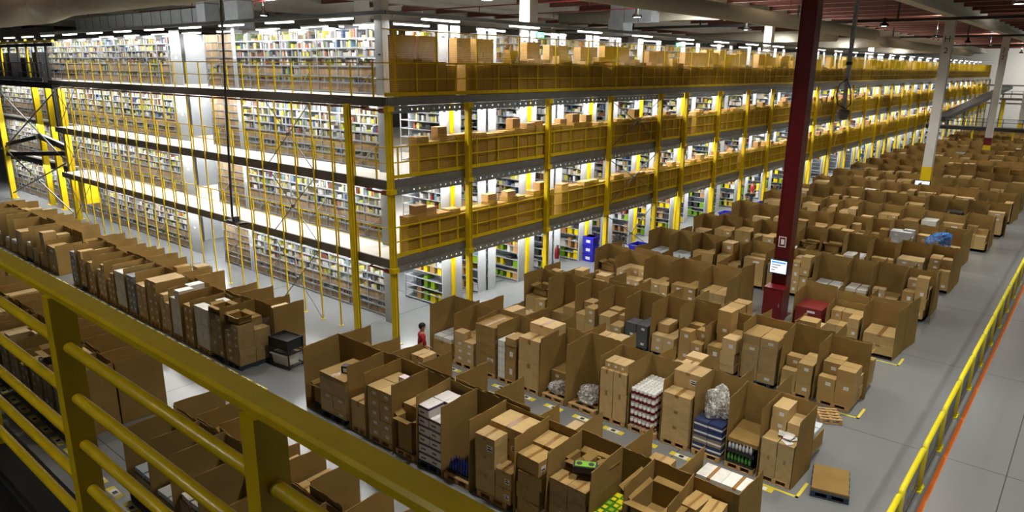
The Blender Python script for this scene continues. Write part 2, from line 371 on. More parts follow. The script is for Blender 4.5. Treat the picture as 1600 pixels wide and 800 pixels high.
def rail_bay(x, y, z, L, label, rot, tall, group, wire=True, n=4):
    t = thing('guard_railing', label, 'railing', (x, y, z), rot, group)
    L = round(L, 2); key = (L, tall, n, wire); tk = 1. if wire else .7
    if key not in rail_cache:
        top = MB().bar((0,0,1.05),(0,L,1.05),.045*tk).mesh('top_rail', M['rail'])
        mid = MB().bar((0,0,.55),(0,L,.55),.035*tk).mesh('mid_rail', M['rail'])
        toe = MB().box(-.01,.01,0,L,.02,.14).mesh('toe_board', M['rail'])
        pst = MB().bar((0,0,0),(0,0,1.05),.045).mesh('baluster', M['rail'])
        tpst = MB().bar((0,0,0),(0,0,2.05),.045).mesh('tall_baluster', M['rail'])
        tt = MB().bar((0,0,2.05),(0,L,2.05),.025).mesh('upper_rail', M['rail'])
        rail_cache[key] = (top, mid, toe, pst, tpst, tt)
    top, mid, toe, pst, tpst, tt = rail_cache[key]
    put('top_rail', top, t); put('mid_rail', mid, t); (put('toe_board', toe, t) if wire else None)
    for j in range(n):
        if tall and j % 2 == 0: put('baluster', tpst, t, (0, L*(j+.5)/n, 0))
        else: put('baluster', pst, t, (0, L*(j+.5)/n, 0))
    if tall: put('upper_rail', tt, t)
    if wire: put('wire_infill', wire_mesh(L, 2.05 if tall else 1.3, .06, .06, .0045, 'rail'), t, (-.035, 0, .02))
    return t
for k in (1, 2, 3):
    for i in range(len(RP)-1):
        rail_bay(MX-.14, RP[i], DK[k]+.02, RP[i+1]-RP[i], 'yellow railing with wire infill, %s bay from the corner, long face, %s' % (nth(i), NAMES[k]), 0, k == 3, 'railing bays of the long face')
    for i in range(6):
        x0 = MX-.1-i*4.48
        rail_bay(x0, MY-.02, DK[k]+.02, 4.48, 'yellow railing, %s bay from the corner, short face, %s' % (nth(i), NAMES[k]), PI/2, False, 'railing bays of the short face', wire=False)
# grey lighting rail along the top edge
tag(put('lighting_rail', MB().box(MX-.06, MX+.06, MY, MEND, 10.72, 10.84).mesh('lighting_rail', M['zinc']), None), 'long grey lighting carrier over the long mezzanine face', 'rail')
tag(put('lighting_rail', MB().box(LEND, MX, MY-.06, MY+.06, 10.72, 10.84).mesh('lighting_rail', M['zinc']), None), 'long grey lighting carrier over the short shelving face', 'rail')
t = thing('corner_column', 'wide grey sheet steel column beside the last shelf unit at the mezzanine corner', 'column', (-19.42, 16.0, 0))
put('shaft', MB().box(-.06,.32,-.02,.02,0,11.6).box(.3,.34,-.02,.3,0,11.6).mesh('shaft', M['panel']), t)
put('name_plate', MB().box(.1,.22,-.026,-.02,9.55,9.6).mesh('name_plate', M['ink']), t)
t = thing('grey_duct_riser', 'grey sheet metal riser above the mezzanine corner', 'duct', (-19.3, 16.2, 11.62))
put('casing', MB().box(-.55,.55,-.2,.3,0,1.4).box(-.58,.58,-.23,.33,.9,.95).mesh('casing', M['zinc']), t)

# fluorescent fixtures
tube_h = MB().box(-.09,.09,-.8,.8,0,.06).mesh('housing', M['white'])
tube_l = MB().box(-.07,.07,-.78,.78,-.05,0).mesh('lamp_tube', M['lamp'])
def fixture(x, y, z, rot, label, group, light=True, scale=1.):
    t = thing('ceiling_tube_light', label, 'light', (x, y, z), rot, group)
    if scale != 1: t.scale = (1, scale, 1)
    put('housing', tube_h, t); put('lamp_tube', tube_l, t)
for k in range(4):
    zc = (DK[k+1]-.2) if k < 3 else 10.78
    for i in range(12):
        x = -21.3-i*3.52
        if k == 3: fixture(x, 15.8, zc, PI/2, 'white tube light, %s from the corner over the short face top deck' % nth(i), 'tube lights of the short face', scale=1.12)
        if i % 3 == 1: area((x, 15.75, zc-.08), .15, 10., TUBEP*4.05, (1,.985,.96), (0,0,PI/2))
    i = 0; y = 18.25
    while y < MEND-2:
        if k == 3: fixture(-18.6, y, zc, 0, 'white tube light, %s from the corner over the long face top deck' % nth(i), 'tube lights of the long face', scale=1.12)
        if i % 3 == 1: area((-18.55, y, zc-.08), .15, 12.5, TUBEP*5.1, (1,.985,.96))
        y += 4.65; i += 1
    for j in range(7): area((-21.3, 26.+j*18.6, zc-.08), .3, 17.5, TUBEP*6.4, (1,.985,.96))
    for j in range(3): area((-26-j*13.5, 18.2, zc-.08), 12., .3, TUBEP*5, (1,.985,.96))
    if k == 3:
        for j in range(5): area((-21.3, 28+j*26, 10.95), .3, 25, TUBEP*9, (1,.985,.96), (PI,0,0))  # upward lights here and on the next line are added roof fill
        for j in range(2): area((-27-j*18, 17, 10.95), 16., .3, TUBEP*6, (1,.985,.96), (PI,0,0))
        for j in range(8):
            for x in (-21.6, -25.):
                fixture(x, 19.6+j*4.66, zc, 0, 'white tube light deeper in the top deck, %s along, %s line' % (nth(j), 'nearer' if x > -22 else 'farther'), 'inner tube lights of the top deck', scale=1.12)
        for j in range(8):
            fixture(-23-j*3.6, 18.6, zc, PI/2, 'white tube light behind the short face shelving, %s from the corner' % nth(j), 'inner tube lights of the short face', scale=1.12)
        struct('trim_50', MB().box(-30,-29.96,20,60,8.23,8.3).mesh('inner_kerb', M['white']))
inner_sheet = MB().box(-.45,.45,0,.03,0,2.45).box(-.45,-.42,0,1.5,0,2.45).box(.42,.45,0,1.5,0,2.45).mesh('sheet', M['panel'])
for k in range(4):
    for j in range(15):
        if 4 < j < 7 or j == 0: continue
        t = thing('end_panel', 'tall grey panel, %s of those behind the short face shelving, %s' % (nth(j), NAMES[k]), 'panel', (-20.6-j*2.33, 17.7, DK[k]))
        put('sheet', inner_sheet, t)

# ------------------------------------------------------------------ shelf goods
BOOKC = [hx(h) for h in ('F4F3EE','F4F3EE','F4F3EE','ECEAE2','ECEAE2','FFFFFF','FFFFFF','E8DC4A','E4DC58','DAD84E','E9E08A','C9CF3A','2E2F33','44474B','8B8F92','8B8F92','B7B9BA','C9C8C2','35507F','7FA3B8','93402F','B56A44','7A5A3A','BFA37A','D9C29A','D9C29A','6E8440')]
def lum(c): return c
books = []      # (x,y,z,w,d,h,col,label)
bins = []
def fill_shelf(x0, x1, yf, yb, z, hmax, rowlabel, wmin=.03, wmax=.14):
    x = x0+.02; i = 0
    while x < x1-.05:
        if R.random() < .16:
            x += R.uniform(.05, .18); continue
        w = R.uniform(wmin, wmax); h = R.uniform(.5, .97)*hmax; d = R.uniform(.6, .95)*(yb-yf)
        if R.random() < .12: w, h = R.uniform(.18,.28), R.uniform(.2,.6)*hmax
        if x+w > x1-.01: break
        c = shade(R.choice(BOOKC), .4, .88); books.append((x+w/2, yf+d/2+.015, z+.003, w*.94, d, h, c, i, rowlabel)); x += w; i += 1
LV = (.08, .40, .62, .98, 1.30, 1.61, 1.93)
BW = 1.2
frame_me = MB()
for x in (0, BW):
    for y in (0, .42): frame_me.box(x-.02,x+.02,y-.02,y+.02,0,2.25)
frame_me = frame_me.mesh('uprights', M['shelf'])
up_me = MB().box(-.02,.02,-.02,.02,0,2.25).mesh('upright', M['shelf'])
shelf_me = MB().box(.02,BW-.02,-.02,.44,-.03,0).box(.02,BW-.02,-.025,-.015,-.05,.0).mesh('shelf_board', M['shelf'])
back_me = wire_mesh(BW, 2.2, .1, .05, .0022, 'wire')
brace_me = MB().bar((0,-.03,.2),(BW,-.03,1.1),.025,.006).mesh('diagonal_strip', M['white'])
allin = MB()
for x in (0, BW):
    for y in (0, .42): allin.box(x-.02,x+.02,y-.02,y+.02,0,2.25)
for z in LV: allin.box(.02,BW-.02,-.02,.44,z-.03,z)
allin = allin.mesh('shelf_unit', M['shelf'])
SY = 16.3
bin_me = MB().box(-.5,.5,-.5,.5,0,.06).box(-.5,-.47,-.5,.5,0,1).box(.47,.5,-.5,.5,0,1).box(-.5,.5,.47,.5,0,1).box(-.5,.5,-.5,-.46,0,1).box(-.47,.47,-.46,.47,.5,.52).mesh('pick_bin', M['carton'])
nb = 0
for k in range(4):
    for i in range(36):
        x1 = -19.65-i*BW; x0 = x1-BW
        xm = (x0+x1)/2
        if -35.3 < xm < -32.0 and True:      # gangway with grey upright panels
            continue
        brown = -32.2 < xm < -29.3
        z0 = DK[k]+.0
        lab = 'grey shelf unit, %s from the corner on the short face, %s' % (nth(i), NAMES[k])
        t = thing('shelf_unit', lab, 'shelf', (x0, SY, z0), 0, 'shelf units of the short face')
        if i < 9:
            for ux in (0, BW):
                for uy in (0, .42): put('upright', up_me, t, (ux, uy, 0))
            for lz in LV: put('shelf_board', shelf_me, t, (0,0,lz))
        else:
            put('frame', allin, t)
        put('wire_back', back_me, t, (BW, -.035, .03), PI/2)
        if i % 3 == 0: put('diagonal_strip', brace_me, t)
        for li, lz in enumerate(LV):
            top = (LV[li+1] if li < 6 else lz+.34)-.035
            row = (nth(i), NAMES[k], nth(li))
            if (li in (0, 2) or brown) and not (k == 3 and li == 2 and i % 5 == 4):
                n = 6
                for j in range(n):
                    w = (BW-.06)/n
                    bins.append((x0+.03+w*(j+.5), SY+.2, z0+lz+.003, w*.94, .38, top-lz-.015, R.choice([hx('AE9270'),hx('A08663'),hx('B89D79')]), (nth(j),)+row, 's'))
            elif li == 1: fill_shelf(x0+.02, x1-.02, SY, SY+.4, z0+lz, top-lz, row, .05, .16)
            else: fill_shelf(x0+.02, x1-.02, SY, SY+.4, z0+lz, top-lz, row)
    # grey panels beside the gangway
    for xx, w in ((-34.4, 1.0), (-29.1, .25)):
        t = thing('end_panel', 'tall pale grey panel %s on the short face, %s' % ('beside the gangway' if w > .5 else 'beside the brown bin bay', NAMES[k]), 'panel', (xx, SY-.05, DK[k]))
        put('sheet', MB().box(-w/2,w/2,0,.03,0,2.4 if k < 3 else 2.5).box(-w/2,-w/2+.03,-.02,.5,0,2.4).mesh('sheet', M['panel']), t)
        put('notice', MB().box(-.1,.1,-.006,0,1.2,1.32).mesh('notice', M['label']), t)
    # rear row behind the gangway and inner walls
    for j in range(3):
        x0 = -35.2+j*1.05
        t = thing('shelf_unit', 'grey shelf unit deep in the gangway, %s along, %s' % (nth(j), NAMES[k]), 'shelf', (x0, 18.6, DK[k]), 0, 'gangway shelf units')
        put('frame', allin, t)
        for li, lz in enumerate(LV):
            fill_shelf(x0+.02, x0+BW-.05, 18.6, 19., DK[k]+lz, (LV[li+1] if li < 6 else lz+.3)-.03-lz, ('gang', NAMES[k], nth(li)), .06, .2)

# long face: shelf rows running inwards, seen end on
PITCH = 2.325
row_long = MB()
def end_unit(L):
    b = MB()
    for x in (-L, 0-.03):
        for y in (-.44, -.02): b.box(x-.02,x+.02,y,y+.03,0,2.25)
    for z in LV: b.box(-L,0,-.46,.0,z-.025,z)
    b.box(-L,0,-.012,0,0,2.25)
    return b
eu = end_unit(2.2).mesh('shelf_unit', M['shelf'])
ep_me = MB().box(-.01,.02,-.47,.0,0,2.42).box(.02,.03,-.47,-.44,0,2.42).box(.02,.03,-.03,0,0,2.42).mesh('end_panel', M['panel'])
el_me = MB().box(.02,.026,-.36,-.12,1.9,2.1).box(.026,.028,-.32,-.16,1.97,2.03,1).mesh('aisle_tag', [M['label'], M['ink']])
ycol_me = MB().box(-.06,.06,-.09,.09,0,2.5).mesh('yellow_column', M['yellow'])
rowi = 0; y = 17.0+1.9; farsh = MB()
while y < MEND-1:
    for k in range(4):
        near = y < 48
        SX = -18.95-.25*(rowi % 2)
        for s in (0, 1):           # back to back pair: s=0 faces the viewer side, s=1 the far side
            yy = y if s == 0 else y+.62
            if s == 1 and y > 32: continue
            if y > 75:
                o_ = farsh; xx = SX
                for zz in LV: o_.box(xx-2.2, xx, yy-.46, yy, DK[k]+zz-.025, DK[k]+zz)
                o_.box(xx-2.2, xx, yy-.012, yy, DK[k], DK[k]+2.25); o_.box(xx-.01, xx+.02, yy-.47, yy+.5, DK[k], DK[k]+2.42)
                for li, lz in enumerate(LV):
                    top = (LV[li+1] if li < 6 else lz+.33)-.03
                    fill_shelf(SX-.9, SX-.03, yy-.44, yy-.04, DK[k]+lz, top-lz, ('r'+nth(rowi), NAMES[k], nth(li)), .12, .35)
                continue
            t = thing('shelf_unit', 'grey shelf row end, %s row from the corner, %s half, %s' % (nth(rowi), 'front' if s == 0 else 'rear', NAMES[k]), 'shelf', (SX, yy, DK[k]), 0, 'shelf row ends of the long face')
            if s == 1: t.rotation_euler = (0,0,0)
            put('shelves', eu, t, (0, 0 if s == 0 else .0, 0)); put('end_panel', ep_me, t)
            if y < 60: put('aisle_tag', el_me, t)
            if s == 0 or near and False:
                for li, lz in enumerate(LV):
                    top = (LV[li+1] if li < 6 else lz+.33)-.03
                    if k == 0 and li < 5: continue
                    if li in (0, 2) and k > 0 and near:
                        for j in range(6):
                            bins.append((SX-.12-j*.23, yy-.25, DK[k]+lz+.003, .2, .38, (top-lz)*.9, R.choice([hx('BFA27C'),hx('B2946E')]), (nth(j), nth(rowi), NAMES[k], nth(li)), 'l'))
                    elif li not in (0, 2) or not near:
                        if near: fill_shelf(SX-1.5, SX-.03, yy-.44, yy-.04, DK[k]+lz, top-lz, ('r'+nth(rowi), NAMES[k], nth(li)), .05, .16)
                        else: fill_shelf(SX-.9, SX-.03, yy-.44, yy-.04, DK[k]+lz, top-lz, ('r'+nth(rowi), NAMES[k], nth(li)), .12, .35)
        if rowi % 2 == 0 and k < 3 and y < 95:
            o = put('mezzanine_post', MB().box(-.09,.09,-.05,.05,0,2.5).mesh('mezzanine_post', M['yellow']) if rowi == 0 else ycol_me, None, (SX-.05+.12, y+.08, DK[k]))
            tag(o, 'bright yellow inner column between shelf ends, %s from the corner, %s' % (nth(rowi//2), NAMES[k]), 'column', 'inner yellow columns')
    # ground floor bays hold coloured dividers and loose goods
    if y < 60:
        SXg = -18.95-.25*(rowi % 2)
        for li, lz in ((0, .08), (1, .62), (2, 1.3)):
            for j in range(4):
                c = R.choice([hx('8DB01E'), hx('EFD51C'), hx('E9E7E0'), hx('3B3B3C'), hx('B88E5E'), hx('EFD51C'), hx('6E9A1C')])
                w = R.uniform(.12, .32)
                books.append((SXg-.2-j*.4, y-.24, lz, w, .36, R.uniform(.25,.5), c, j, ('r'+nth(rowi), NAMES[0], nth(li))))
    y += PITCH; rowi += 1
tag(put('shelf_units', farsh.mesh('shelf_units', M['shelf']), None), 'grey shelf row ends of the farthest part of the long face', 'shelves', None, 'stuff')

CAMV = Vector((0,0,CH))
def score(x, y, z, w, h): return -w*h/((x*x+y*y+(z-CH)**2))
CN = {}
def cname(c):
    best = min((('white','F2F1EC'),('yellow','E0D24A'),('black','2A2B2E'),('grey','8B8F92'),('pale grey','B7B9BA'),('blue','2F5DA8'),('red','A03A2A'),('orange','C2572F'),('brown','7A4A2A'),('tan','BFA37A'),('green','5A7F3A'),('pink','B03A5A')), key=lambda q: sum((a-b)**2 for a, b in zip(hx(q[1]), c)))
    return best[0]
unit = MB().box(-.5,.5,-.5,.5,0,1).mesh('unit_item', M['goods'])
BINMAT = M['carton']
books.sort(key=lambda b: score(b[0], b[1], b[2], b[3], b[5]))
stuff = MB()
for n, (x, y, z, w, d, h, c, i, row) in enumerate(books):
    if n < 300:
        o = put('shelf_item', unit, None, (x, y, z), 0, (w, d, h), c)
        if row[0].startswith('r'): lab = '%s item, %s along %s shelf, %s row of the long face, %s' % (cname(c), nth(i), row[2], row[0][1:], row[1])
        else: lab = '%s item, %s along %s shelf, %s unit from the corner, %s' % (cname(c), nth(i), row[2], row[0], row[1])
        tag(o, lab, 'shelf item', 'goods on the mezzanine shelves')
    else: stuff.rbox(x, y, z, w, d, h, 0, 0, c)
tag(put('shelf_goods', stuff.mesh('shelf_goods', M['attr']), None), 'small white, yellow and dark goods crowding the farther mezzanine shelves', 'goods', None, 'stuff')
bins.sort(key=lambda b: score(b[0], b[1], b[2], b[3], b[5]))
stuff = MB()
for n, (x, y, z, w, d, h, c, row, f) in enumerate(bins):
    if n < 300:
        o = put('pick_bin', bin_me, None, (x, y, z), 0, (w, d, h), c)
        lab = ('brown cardboard bin, %s along %s shelf, %s unit of short face, %s' % (row[0], row[3], row[1], row[2])) if f == 's' else ('brown cardboard bin, %s along %s shelf, %s row of long face, %s' % (row[0], row[3], row[1], row[2]))
        tag(o, lab, 'bin', 'cardboard bins on the mezzanine shelves')
    else: stuff.rbox(x, y, z, w, d, h, 0, 0, c)
tag(put('cardboard_bins', stuff.mesh('cardboard_bins', M['attr']), None), 'brown cardboard bins filling the farther mezzanine shelves', 'bins', None, 'stuff')

# cartons standing behind the long face railing
rc = []
for k in (1, 2, 3):
    y = (0, 15.6, 16.1, 15.4)[k]; i = 0
    while y < MEND-1:
        w = R.uniform(.4,.62); h = (R.uniform(1.1,1.32) if k < 3 else R.uniform(.95,1.25))
        if i == 0: h = 1.3
        rc.append((MX-.44+R.uniform(-.03,.03), y+w/2, DK[k]+.01, .42, w-.03, h, k, i))
        if R.random() < .22: rc.append((MX-.46, y+w/2, DK[k]+.015+h, .34, min(w,.5), R.uniform(.1,.42), k, i+1000))
        if R.random() < .03: y += .5
        y += w; i += 1
rc.sort(key=lambda b: score(b[0], b[1], b[2], b[4], b[5]))
stuff = MB()
stand_me = MB().box(-.5,.5,-.5,.5,0,1).box(-.5,.5,-.03,.03,1,1.004).mesh('upright_carton', M['carton'])
for n, (x, y, z, d, w, h, k, i) in enumerate(rc):
    c = R.choice([hx('B28A55'),hx('A67E4B'),hx('BC9560')])
    if n < 300:
        o = put('railing_carton', stand_me, None, (x, y, z), R.uniform(-.03,.03), (d, w, h), c)
        tag(o, ('brown carton standing %s along the long face railing, %s' % (nth(i), NAMES[k])) if i < 1000 else ('small brown carton lying on the %s carton along the long face railing, %s' % (nth(i-1001), NAMES[k])), 'carton', 'cartons along the long face railing')
    else: stuff.rbox(x, y, z, d, w, h, 0, 0, c)
tag(put('railing_cartons', stuff.mesh('railing_cartons', M['attr']), None), 'brown cartons lining the far part of the long face railings', 'cartons', None, 'stuff')
# tall sheets on the top deck
y = 15.75; i = 0
sheet_me = MB().box(-.5,.5,-.5,.5,0,1).mesh('cardboard_sheet', M['carton'])
first = [(15.75,.9,1.95),(16.75,.85,1.95),(18.55,.75,1.95),(19.6,1.0,1.95)]
sh = list(first); y = 22.6
while y < MEND-2:
    w = R.uniform(.6,1.3); sh.append((y, w, R.uniform(1.75,2.05)))
    y += w+.04+(R.uniform(.4,2.6) if R.random() < (.5 if y < 30 else .28) else 0)
for i, (y, w, h) in enumerate(sh):
    o = put('tall_carton', sheet_me, None, (MX-.92+R.uniform(-.05,.05), y+w/2, DK[3]+.01), R.uniform(-.1,.1), (.36, w, h), R.choice([hx('B28A55'),hx('A67E4B'),hx('C09A66')]))
    tag(o, 'tall brown carton standing on the top deck, %s from the mezzanine corner' % nth(i), 'carton', 'tall cartons on the top deck')

# signs
for i, (x, y, z) in enumerate(((-18.9, 24.3, 10.5), (-18.9, 36.6, 10.45))):
    t = thing('exit_sign', 'green emergency exit sign hanging over the top deck, %s' % ('nearer the corner' if i == 0 else 'farther along'), 'sign', (x, y, z))
    put('board', MB().box(-.02,.02,-.25,.25,-.12,.12).mesh('board', M['gsign']), t)
    put('pictogram', MB().box(.02,.024,-.18,-.02,-.07,.07).box(.02,.024,.04,.18,-.02,.02).mesh('pictogram', M['label']), t)

# ------------------------------------------------------------------ pallet rows
HOR = '#'
FY = [5.05, 10.05, 14.8, 19.65, 24.35, 29.1]
while FY[-1] < 136: FY.append(FY[-1]+4.75)
slots = []      # dict: x0,x1,side(-1 front,+1 back),yc,row,block,i
def mk(row, side, xs, block, endwing):
    n = len(xs)-1
    for j in range(n):
        idx = n-1-j                     # counted from the right hand end
        slots.append(dict(x0=xs[j], x1=xs[j+1], side=side, yc=FY[row]+1.25, row=row, block=block, i=idx, end=(endwing and j == n-1)))
def rnd_xs(a, b, lo=.92, hi=1.25):
    xs = [a]
    while xs[-1] < b-.6: xs.append(xs[-1]+R.uniform(lo, hi))
    s = (b-a)/(xs[-1]-a); return [a+(x-a)*s for x in xs]
W1 = [-15.86,-13.89,-13.2,-12.18,-11.38,-10.49,-9.56,-8.35,-7.47,-6.47,-5.75,-4.9,-4.1]
W2 = [-15.9,-14.9,-13.9,-13.0,-12.2,-11.3,-10.4,-9.35,-8.44,-7.5,-6.63,-5.78,-4.95,-4.1]
mk(1, -1, W1, 'R', False); mk(1, 1, rnd_xs(-15.9, -4.0), 'R', True)
mk(2, -1, W2, 'R', True); mk(2, 1, rnd_xs(-15.9, -4.1), 'R', False)
mk(0, -1, rnd_xs(-15.1, -5), 'R', True); mk(0, 1, rnd_xs(-15.4, -5), 'R', True)
for r in range(3, len(FY)):
    xe = -4.1+(0 if r < 6 else R.uniform(-.3,.6))
    xb = -15.9 if r < 18 else -15.
    if r > 22: continue
    for s in (-1, 1):
        if r in (4,) :      # keep the red column clear
            mk(r, s, rnd_xs(xb, -9.9), 'R', True)
            mk(r, s, rnd_xs(-7.5, xe), 'S', R.random() < .6)
        else: mk(r, s, rnd_xs(xb, xe), 'R', R.random() < .6)
for s in (-1, 1):
    mk(1, s, rnd_xs(-33.1, -19.3, .8, 1.1), 'L', s == 1)
    mk(1, s, rnd_xs(-46.5, -34.9, .8, 1.2), 'F', s == -1)
    mk(0, s, rnd_xs(-33.5, -18.6, .85, 1.15), 'L', True)
BL = {'R':'barrier aisle', 'S':'barrier aisle', 'L':'cross aisle', 'F':'gap, farther group'}
def where(s):
    b = 'near' if s['side'] < 0 else 'far'
    if s['block'] == 'S': return '%s pallet from barrier aisle, right of red column, %s side' % (nth(s['i']), b)
    if s['block'] == 'R' and s['row'] == 4: return '%s pallet left of the red column, %s row %s side' % (nth(s['i']), nth(s['row']), b)
    if s['block'] in 'RS': return '%s pallet from barrier aisle, %s row %s side' % (nth(s['i']), nth(s['row']), b)
    if s['block'] == 'L': return '%s pallet from cross aisle, lower left %s row %s side' % (nth(s['i']), nth(s['row']), b)
    return '%s pallet in farthest left group, %s side' % (nth(s['i']), b)

def sheet_mesh(name, w, h, bow, bend, seed):
    """thin corrugated sheet in the XZ plane from (0,0,0), bowed along its length, soft top edge"""
    q = random.Random(seed); nx, nz = 8, 5; th = .012; vs = []; fs = []
    ph = q.uniform(0, 6)
    for side in (0, 1):
        for j in range(nz+1):
            for i in range(nx+1):
                u, v = i/nx, j/nz
                yv = bow*math.sin(PI*u)*v+bend*u*u*v*v+.01*math.sin(ph+5*u)*v
                vs.append((u*w, yv+(th if side else 0), v*h-(.03*u*v*q.random() if v == 1 else 0)))
    N = (nx+1)*(nz+1); id_ = lambda s, i, j: s*N+j*(nx+1)+i
    for j in range(nz):
        for i in range(nx):
            fs.append((id_(0,i,j), id_(0,i+1,j), id_(0,i+1,j+1), id_(0,i,j+1)))
            fs.append((id_(1,i,j), id_(1,i,j+1), id_(1,i+1,j+1), id_(1,i+1,j)))
    for i in range(nx):
        fs.append((id_(0,i,nz), id_(0,i+1,nz), id_(1,i+1,nz), id_(1,i,nz))); fs.append((id_(0,i,0), id_(1,i,0), id_(1,i+1,0), id_(0,i+1,0)))
    for j in range(nz):
        fs.append((id_(0,0,j), id_(0,0,j+1), id_(1,0,j+1), id_(1,0,j))); fs.append((id_(0,nx,j), id_(1,nx,j), id_(1,nx,j+1), id_(0,nx,j+1)))
    return vs, fs
wings = []; backs = []
for i in range(6):
    vs, fs = sheet_mesh('w', 1.0, 1.0, R.uniform(-.02,.02), R.uniform(-.05,.05), i)
    wings.append(MB().add(vs, fs).mesh('side_panel', M['card']))
    vs, fs = sheet_mesh('b', 1.0, 1.0, R.uniform(-.015,.015), 0, i+20)
    backs.append(MB().add(vs, fs).mesh('back_panel', M['card']))
pal_parts = dict(deck_board=MB().box(-.4,.4,-.06,.06,0,.02).mesh('deck_board', M['wood']), stringer=MB().box(-.05,.05,-.6,.6,0,.1).mesh('stringer', M['wood']),
                 dark=MB().box(-.4,.4,-.06,.06,0,.02).mesh('deck_board', M['wooddark']), darks=MB().box(-.05,.05,-.6,.6,0,.1).mesh('stringer', M['wooddark']))
def pallet(x, y, label, rot=0, dark=False, z=0, tilt=None):
    t = thing('wooden_pallet', label, 'pallet', (x, y, z+.004), rot, 'pallets under the goods')
    if tilt: t.rotation_euler = tilt
    for sx in (-.34, 0, .34): put('stringer', pal_parts['darks' if dark else 'stringer'], t, (sx, 0, .02))
    for sy in (-.54,-.27,0,.27,.54): put('deck_board', pal_parts['dark' if dark else 'deck_board'], t, (0, sy, .12))
    for sy in (-.54,0,.54): put('deck_board', pal_parts['dark' if dark else 'deck_board'], t, (0, sy, 0))
    return t
PZ = .146
cartons = []   # (cx,cy,z,w,d,h,rot,col,pos label,slot,label?,open?)
others = []
BROWN = [hx(h) for h in ('B69A66','AB8D58','BCA06E','9C7F4C','B0935E','C2A676')]
POSX = ('left','middle','right','far right')
def stack(s, x0, x1, y0, y1, z0, nx, ny, heights, jit=.02, col=None, lab=.5, partial=True, gap=.012):
    """uniform cartons; only the outer shell that can be seen"""
    w = (x1-x0)/nx; d = (y1-y0)/ny; z = z0; nl = len(heights); col = col or R.choice(BROWN)
    front = s['side'] < 0
    for L, h in enumerate(heights):
        top = L == nl-1
        for i in range(nx):
            for j in range(ny):
                if top and partial and nx*ny > 1 and R.random() < .3: continue
                shell = top or L == nl-2 or i == nx-1 or (front and j == 0)
                if not shell: continue
                lay = 'top layer' if top else 'bottom layer' if L == 0 else '%s layer' % nth(L)
                pos = lay + ((' '+POSX[min(i,3)]) if nx > 1 else '') + ((' front' if j == 0 else ' rear' if j == ny-1 else ' centre') if ny > 1 else '')
                cartons.append(dict(x=x0+w*(i+.5)+R.uniform(-jit,jit)*.4, y=y0+d*(j+.5)+R.uniform(-jit,jit)*.4, z=z, w=w-gap, d=d-gap, h=h-.004, r=R.uniform(-jit,jit), c=shade(col), pos=pos, s=s, lab=R.random() < lab))
        z += h
    return z
def goods(s):
    x0, x1 = s['x0']+.09, s['x1']-.08
    alt = R.choice([hx('D8D6CE'),hx('C9CACC'),hx('34322F'),hx('55565A'),hx('8F9296'),hx('7D2B26'),hx('D8D6CE')]) if R.random() < .13 else None
    yc = s['yc']
    if s['side'] < 0: y0, y1 = yc-1.2, yc-.06
    else: y0, y1 = yc+.06, yc+1.2
    W = x1-x0
    k = R.random()
    far = (s['x1']**2+yc**2) > 45**2
    if s['side'] < 0 and s['row'] < 4: pallet((x0+x1)/2, (y0+y1)/2, 'wooden pallet under goods, '+where(s), dark=R.random() < .25).scale = (min(1.1, W/.8), .95, 1)
    if far:
        if k < .12: return
        n = R.choice((1,2,2))
        z = stack(s, x0, x1-.02, y0+.05, y1-.03, PZ, n, R.choice((1,2)), [R.uniform(.5,.75), R.uniform(.25,.45), R.uniform(.15,.35)], lab=.5, col=alt)
        return
    if s['block'] == 'L' and s['side'] < 0:
        h = R.uniform(.24,.34); n = R.choice((4,5,5)); zt = stack(s, x0, x1, y0+.02, y1-.03, PZ, 2, R.choice((2,3)), [h]*n, col=alt, lab=.8)
        if s['i'] in (0, 1): others.append(('wrap', s, x0, x1, y0+.02, y1-.03, PZ, PZ+h*n)); others.append(('open', s, (x0+x1)/2, y0+.35, PZ+h*n+.01, .62, .45, .2))
    elif k < .34:
        h = R.uniform(.24,.38); n = R.randint(3, max(3, int(1.35/h))); stack(s, x0, x1, y0+.03, y1-.03, PZ, R.choice((2,2,1)) if W < 1 else R.choice((2,3)), R.choice((2,3)), [h]*n, col=alt)
    elif k < .58:
        m = (x0+x1)/2
        for a, b in ((x0, m), (m, x1)):
            hs = [R.uniform(.2,.5) for _ in range(R.randint(2,4))]; cut = R.uniform(.4,.6)
            stack(s, a, b, y0+.02, y0+(y1-y0)*cut, PZ, 1, 1, hs, .06); hs = [R.uniform(.25,.5) for _ in range(R.randint(2,4))]
            stack(s, a, b, y0+(y1-y0)*cut, y1-.04, PZ, 1, 1, hs, .05)
    elif k < .7:
        h = R.uniform(.2,.3); zt = stack(s, x0, x1, y0+.03, y1-.03, PZ, 2, 2, [h]*R.randint(3,5), partial=False)
        others.append(('wrap', s, x0, x1, y0, y1, PZ, zt))
    elif k < .8:
        zt = stack(s, x0, x1, y0+.05, y1-.05, PZ, 1, 1, [R.uniform(.35,.8)], lab=.2, partial=False)
        others.append(('packs', s, x0, x1, y0+.08, y1-.08, zt, R.choice(['E6E6E2','DEDFE0','C9D4DC','E8E2D8'])))
    elif k < .9:
        zt = stack(s, x0, x1, y0+.03, y1-.05, PZ, 2, 2, [R.uniform(.3,.45)]*2, partial=False)
        others.append(('open', s, (x0+x1)/2, (y0+y1)/2, zt, min(W*.8,.62), .5, .3))
    else:
        zt = stack(s, x0, x1, y0+.25, y1-.05, PZ, 2, 2, [R.uniform(.25,.35)]*R.randint(1,2), partial=True)
        if R.random() < .6: others.append(('small', s, x0+.3*W, y0+.6, zt, R.choice(['2A5FA8','1E1E20','E9E9E6','B8322A','2E8FA8','D8D2C4'])))

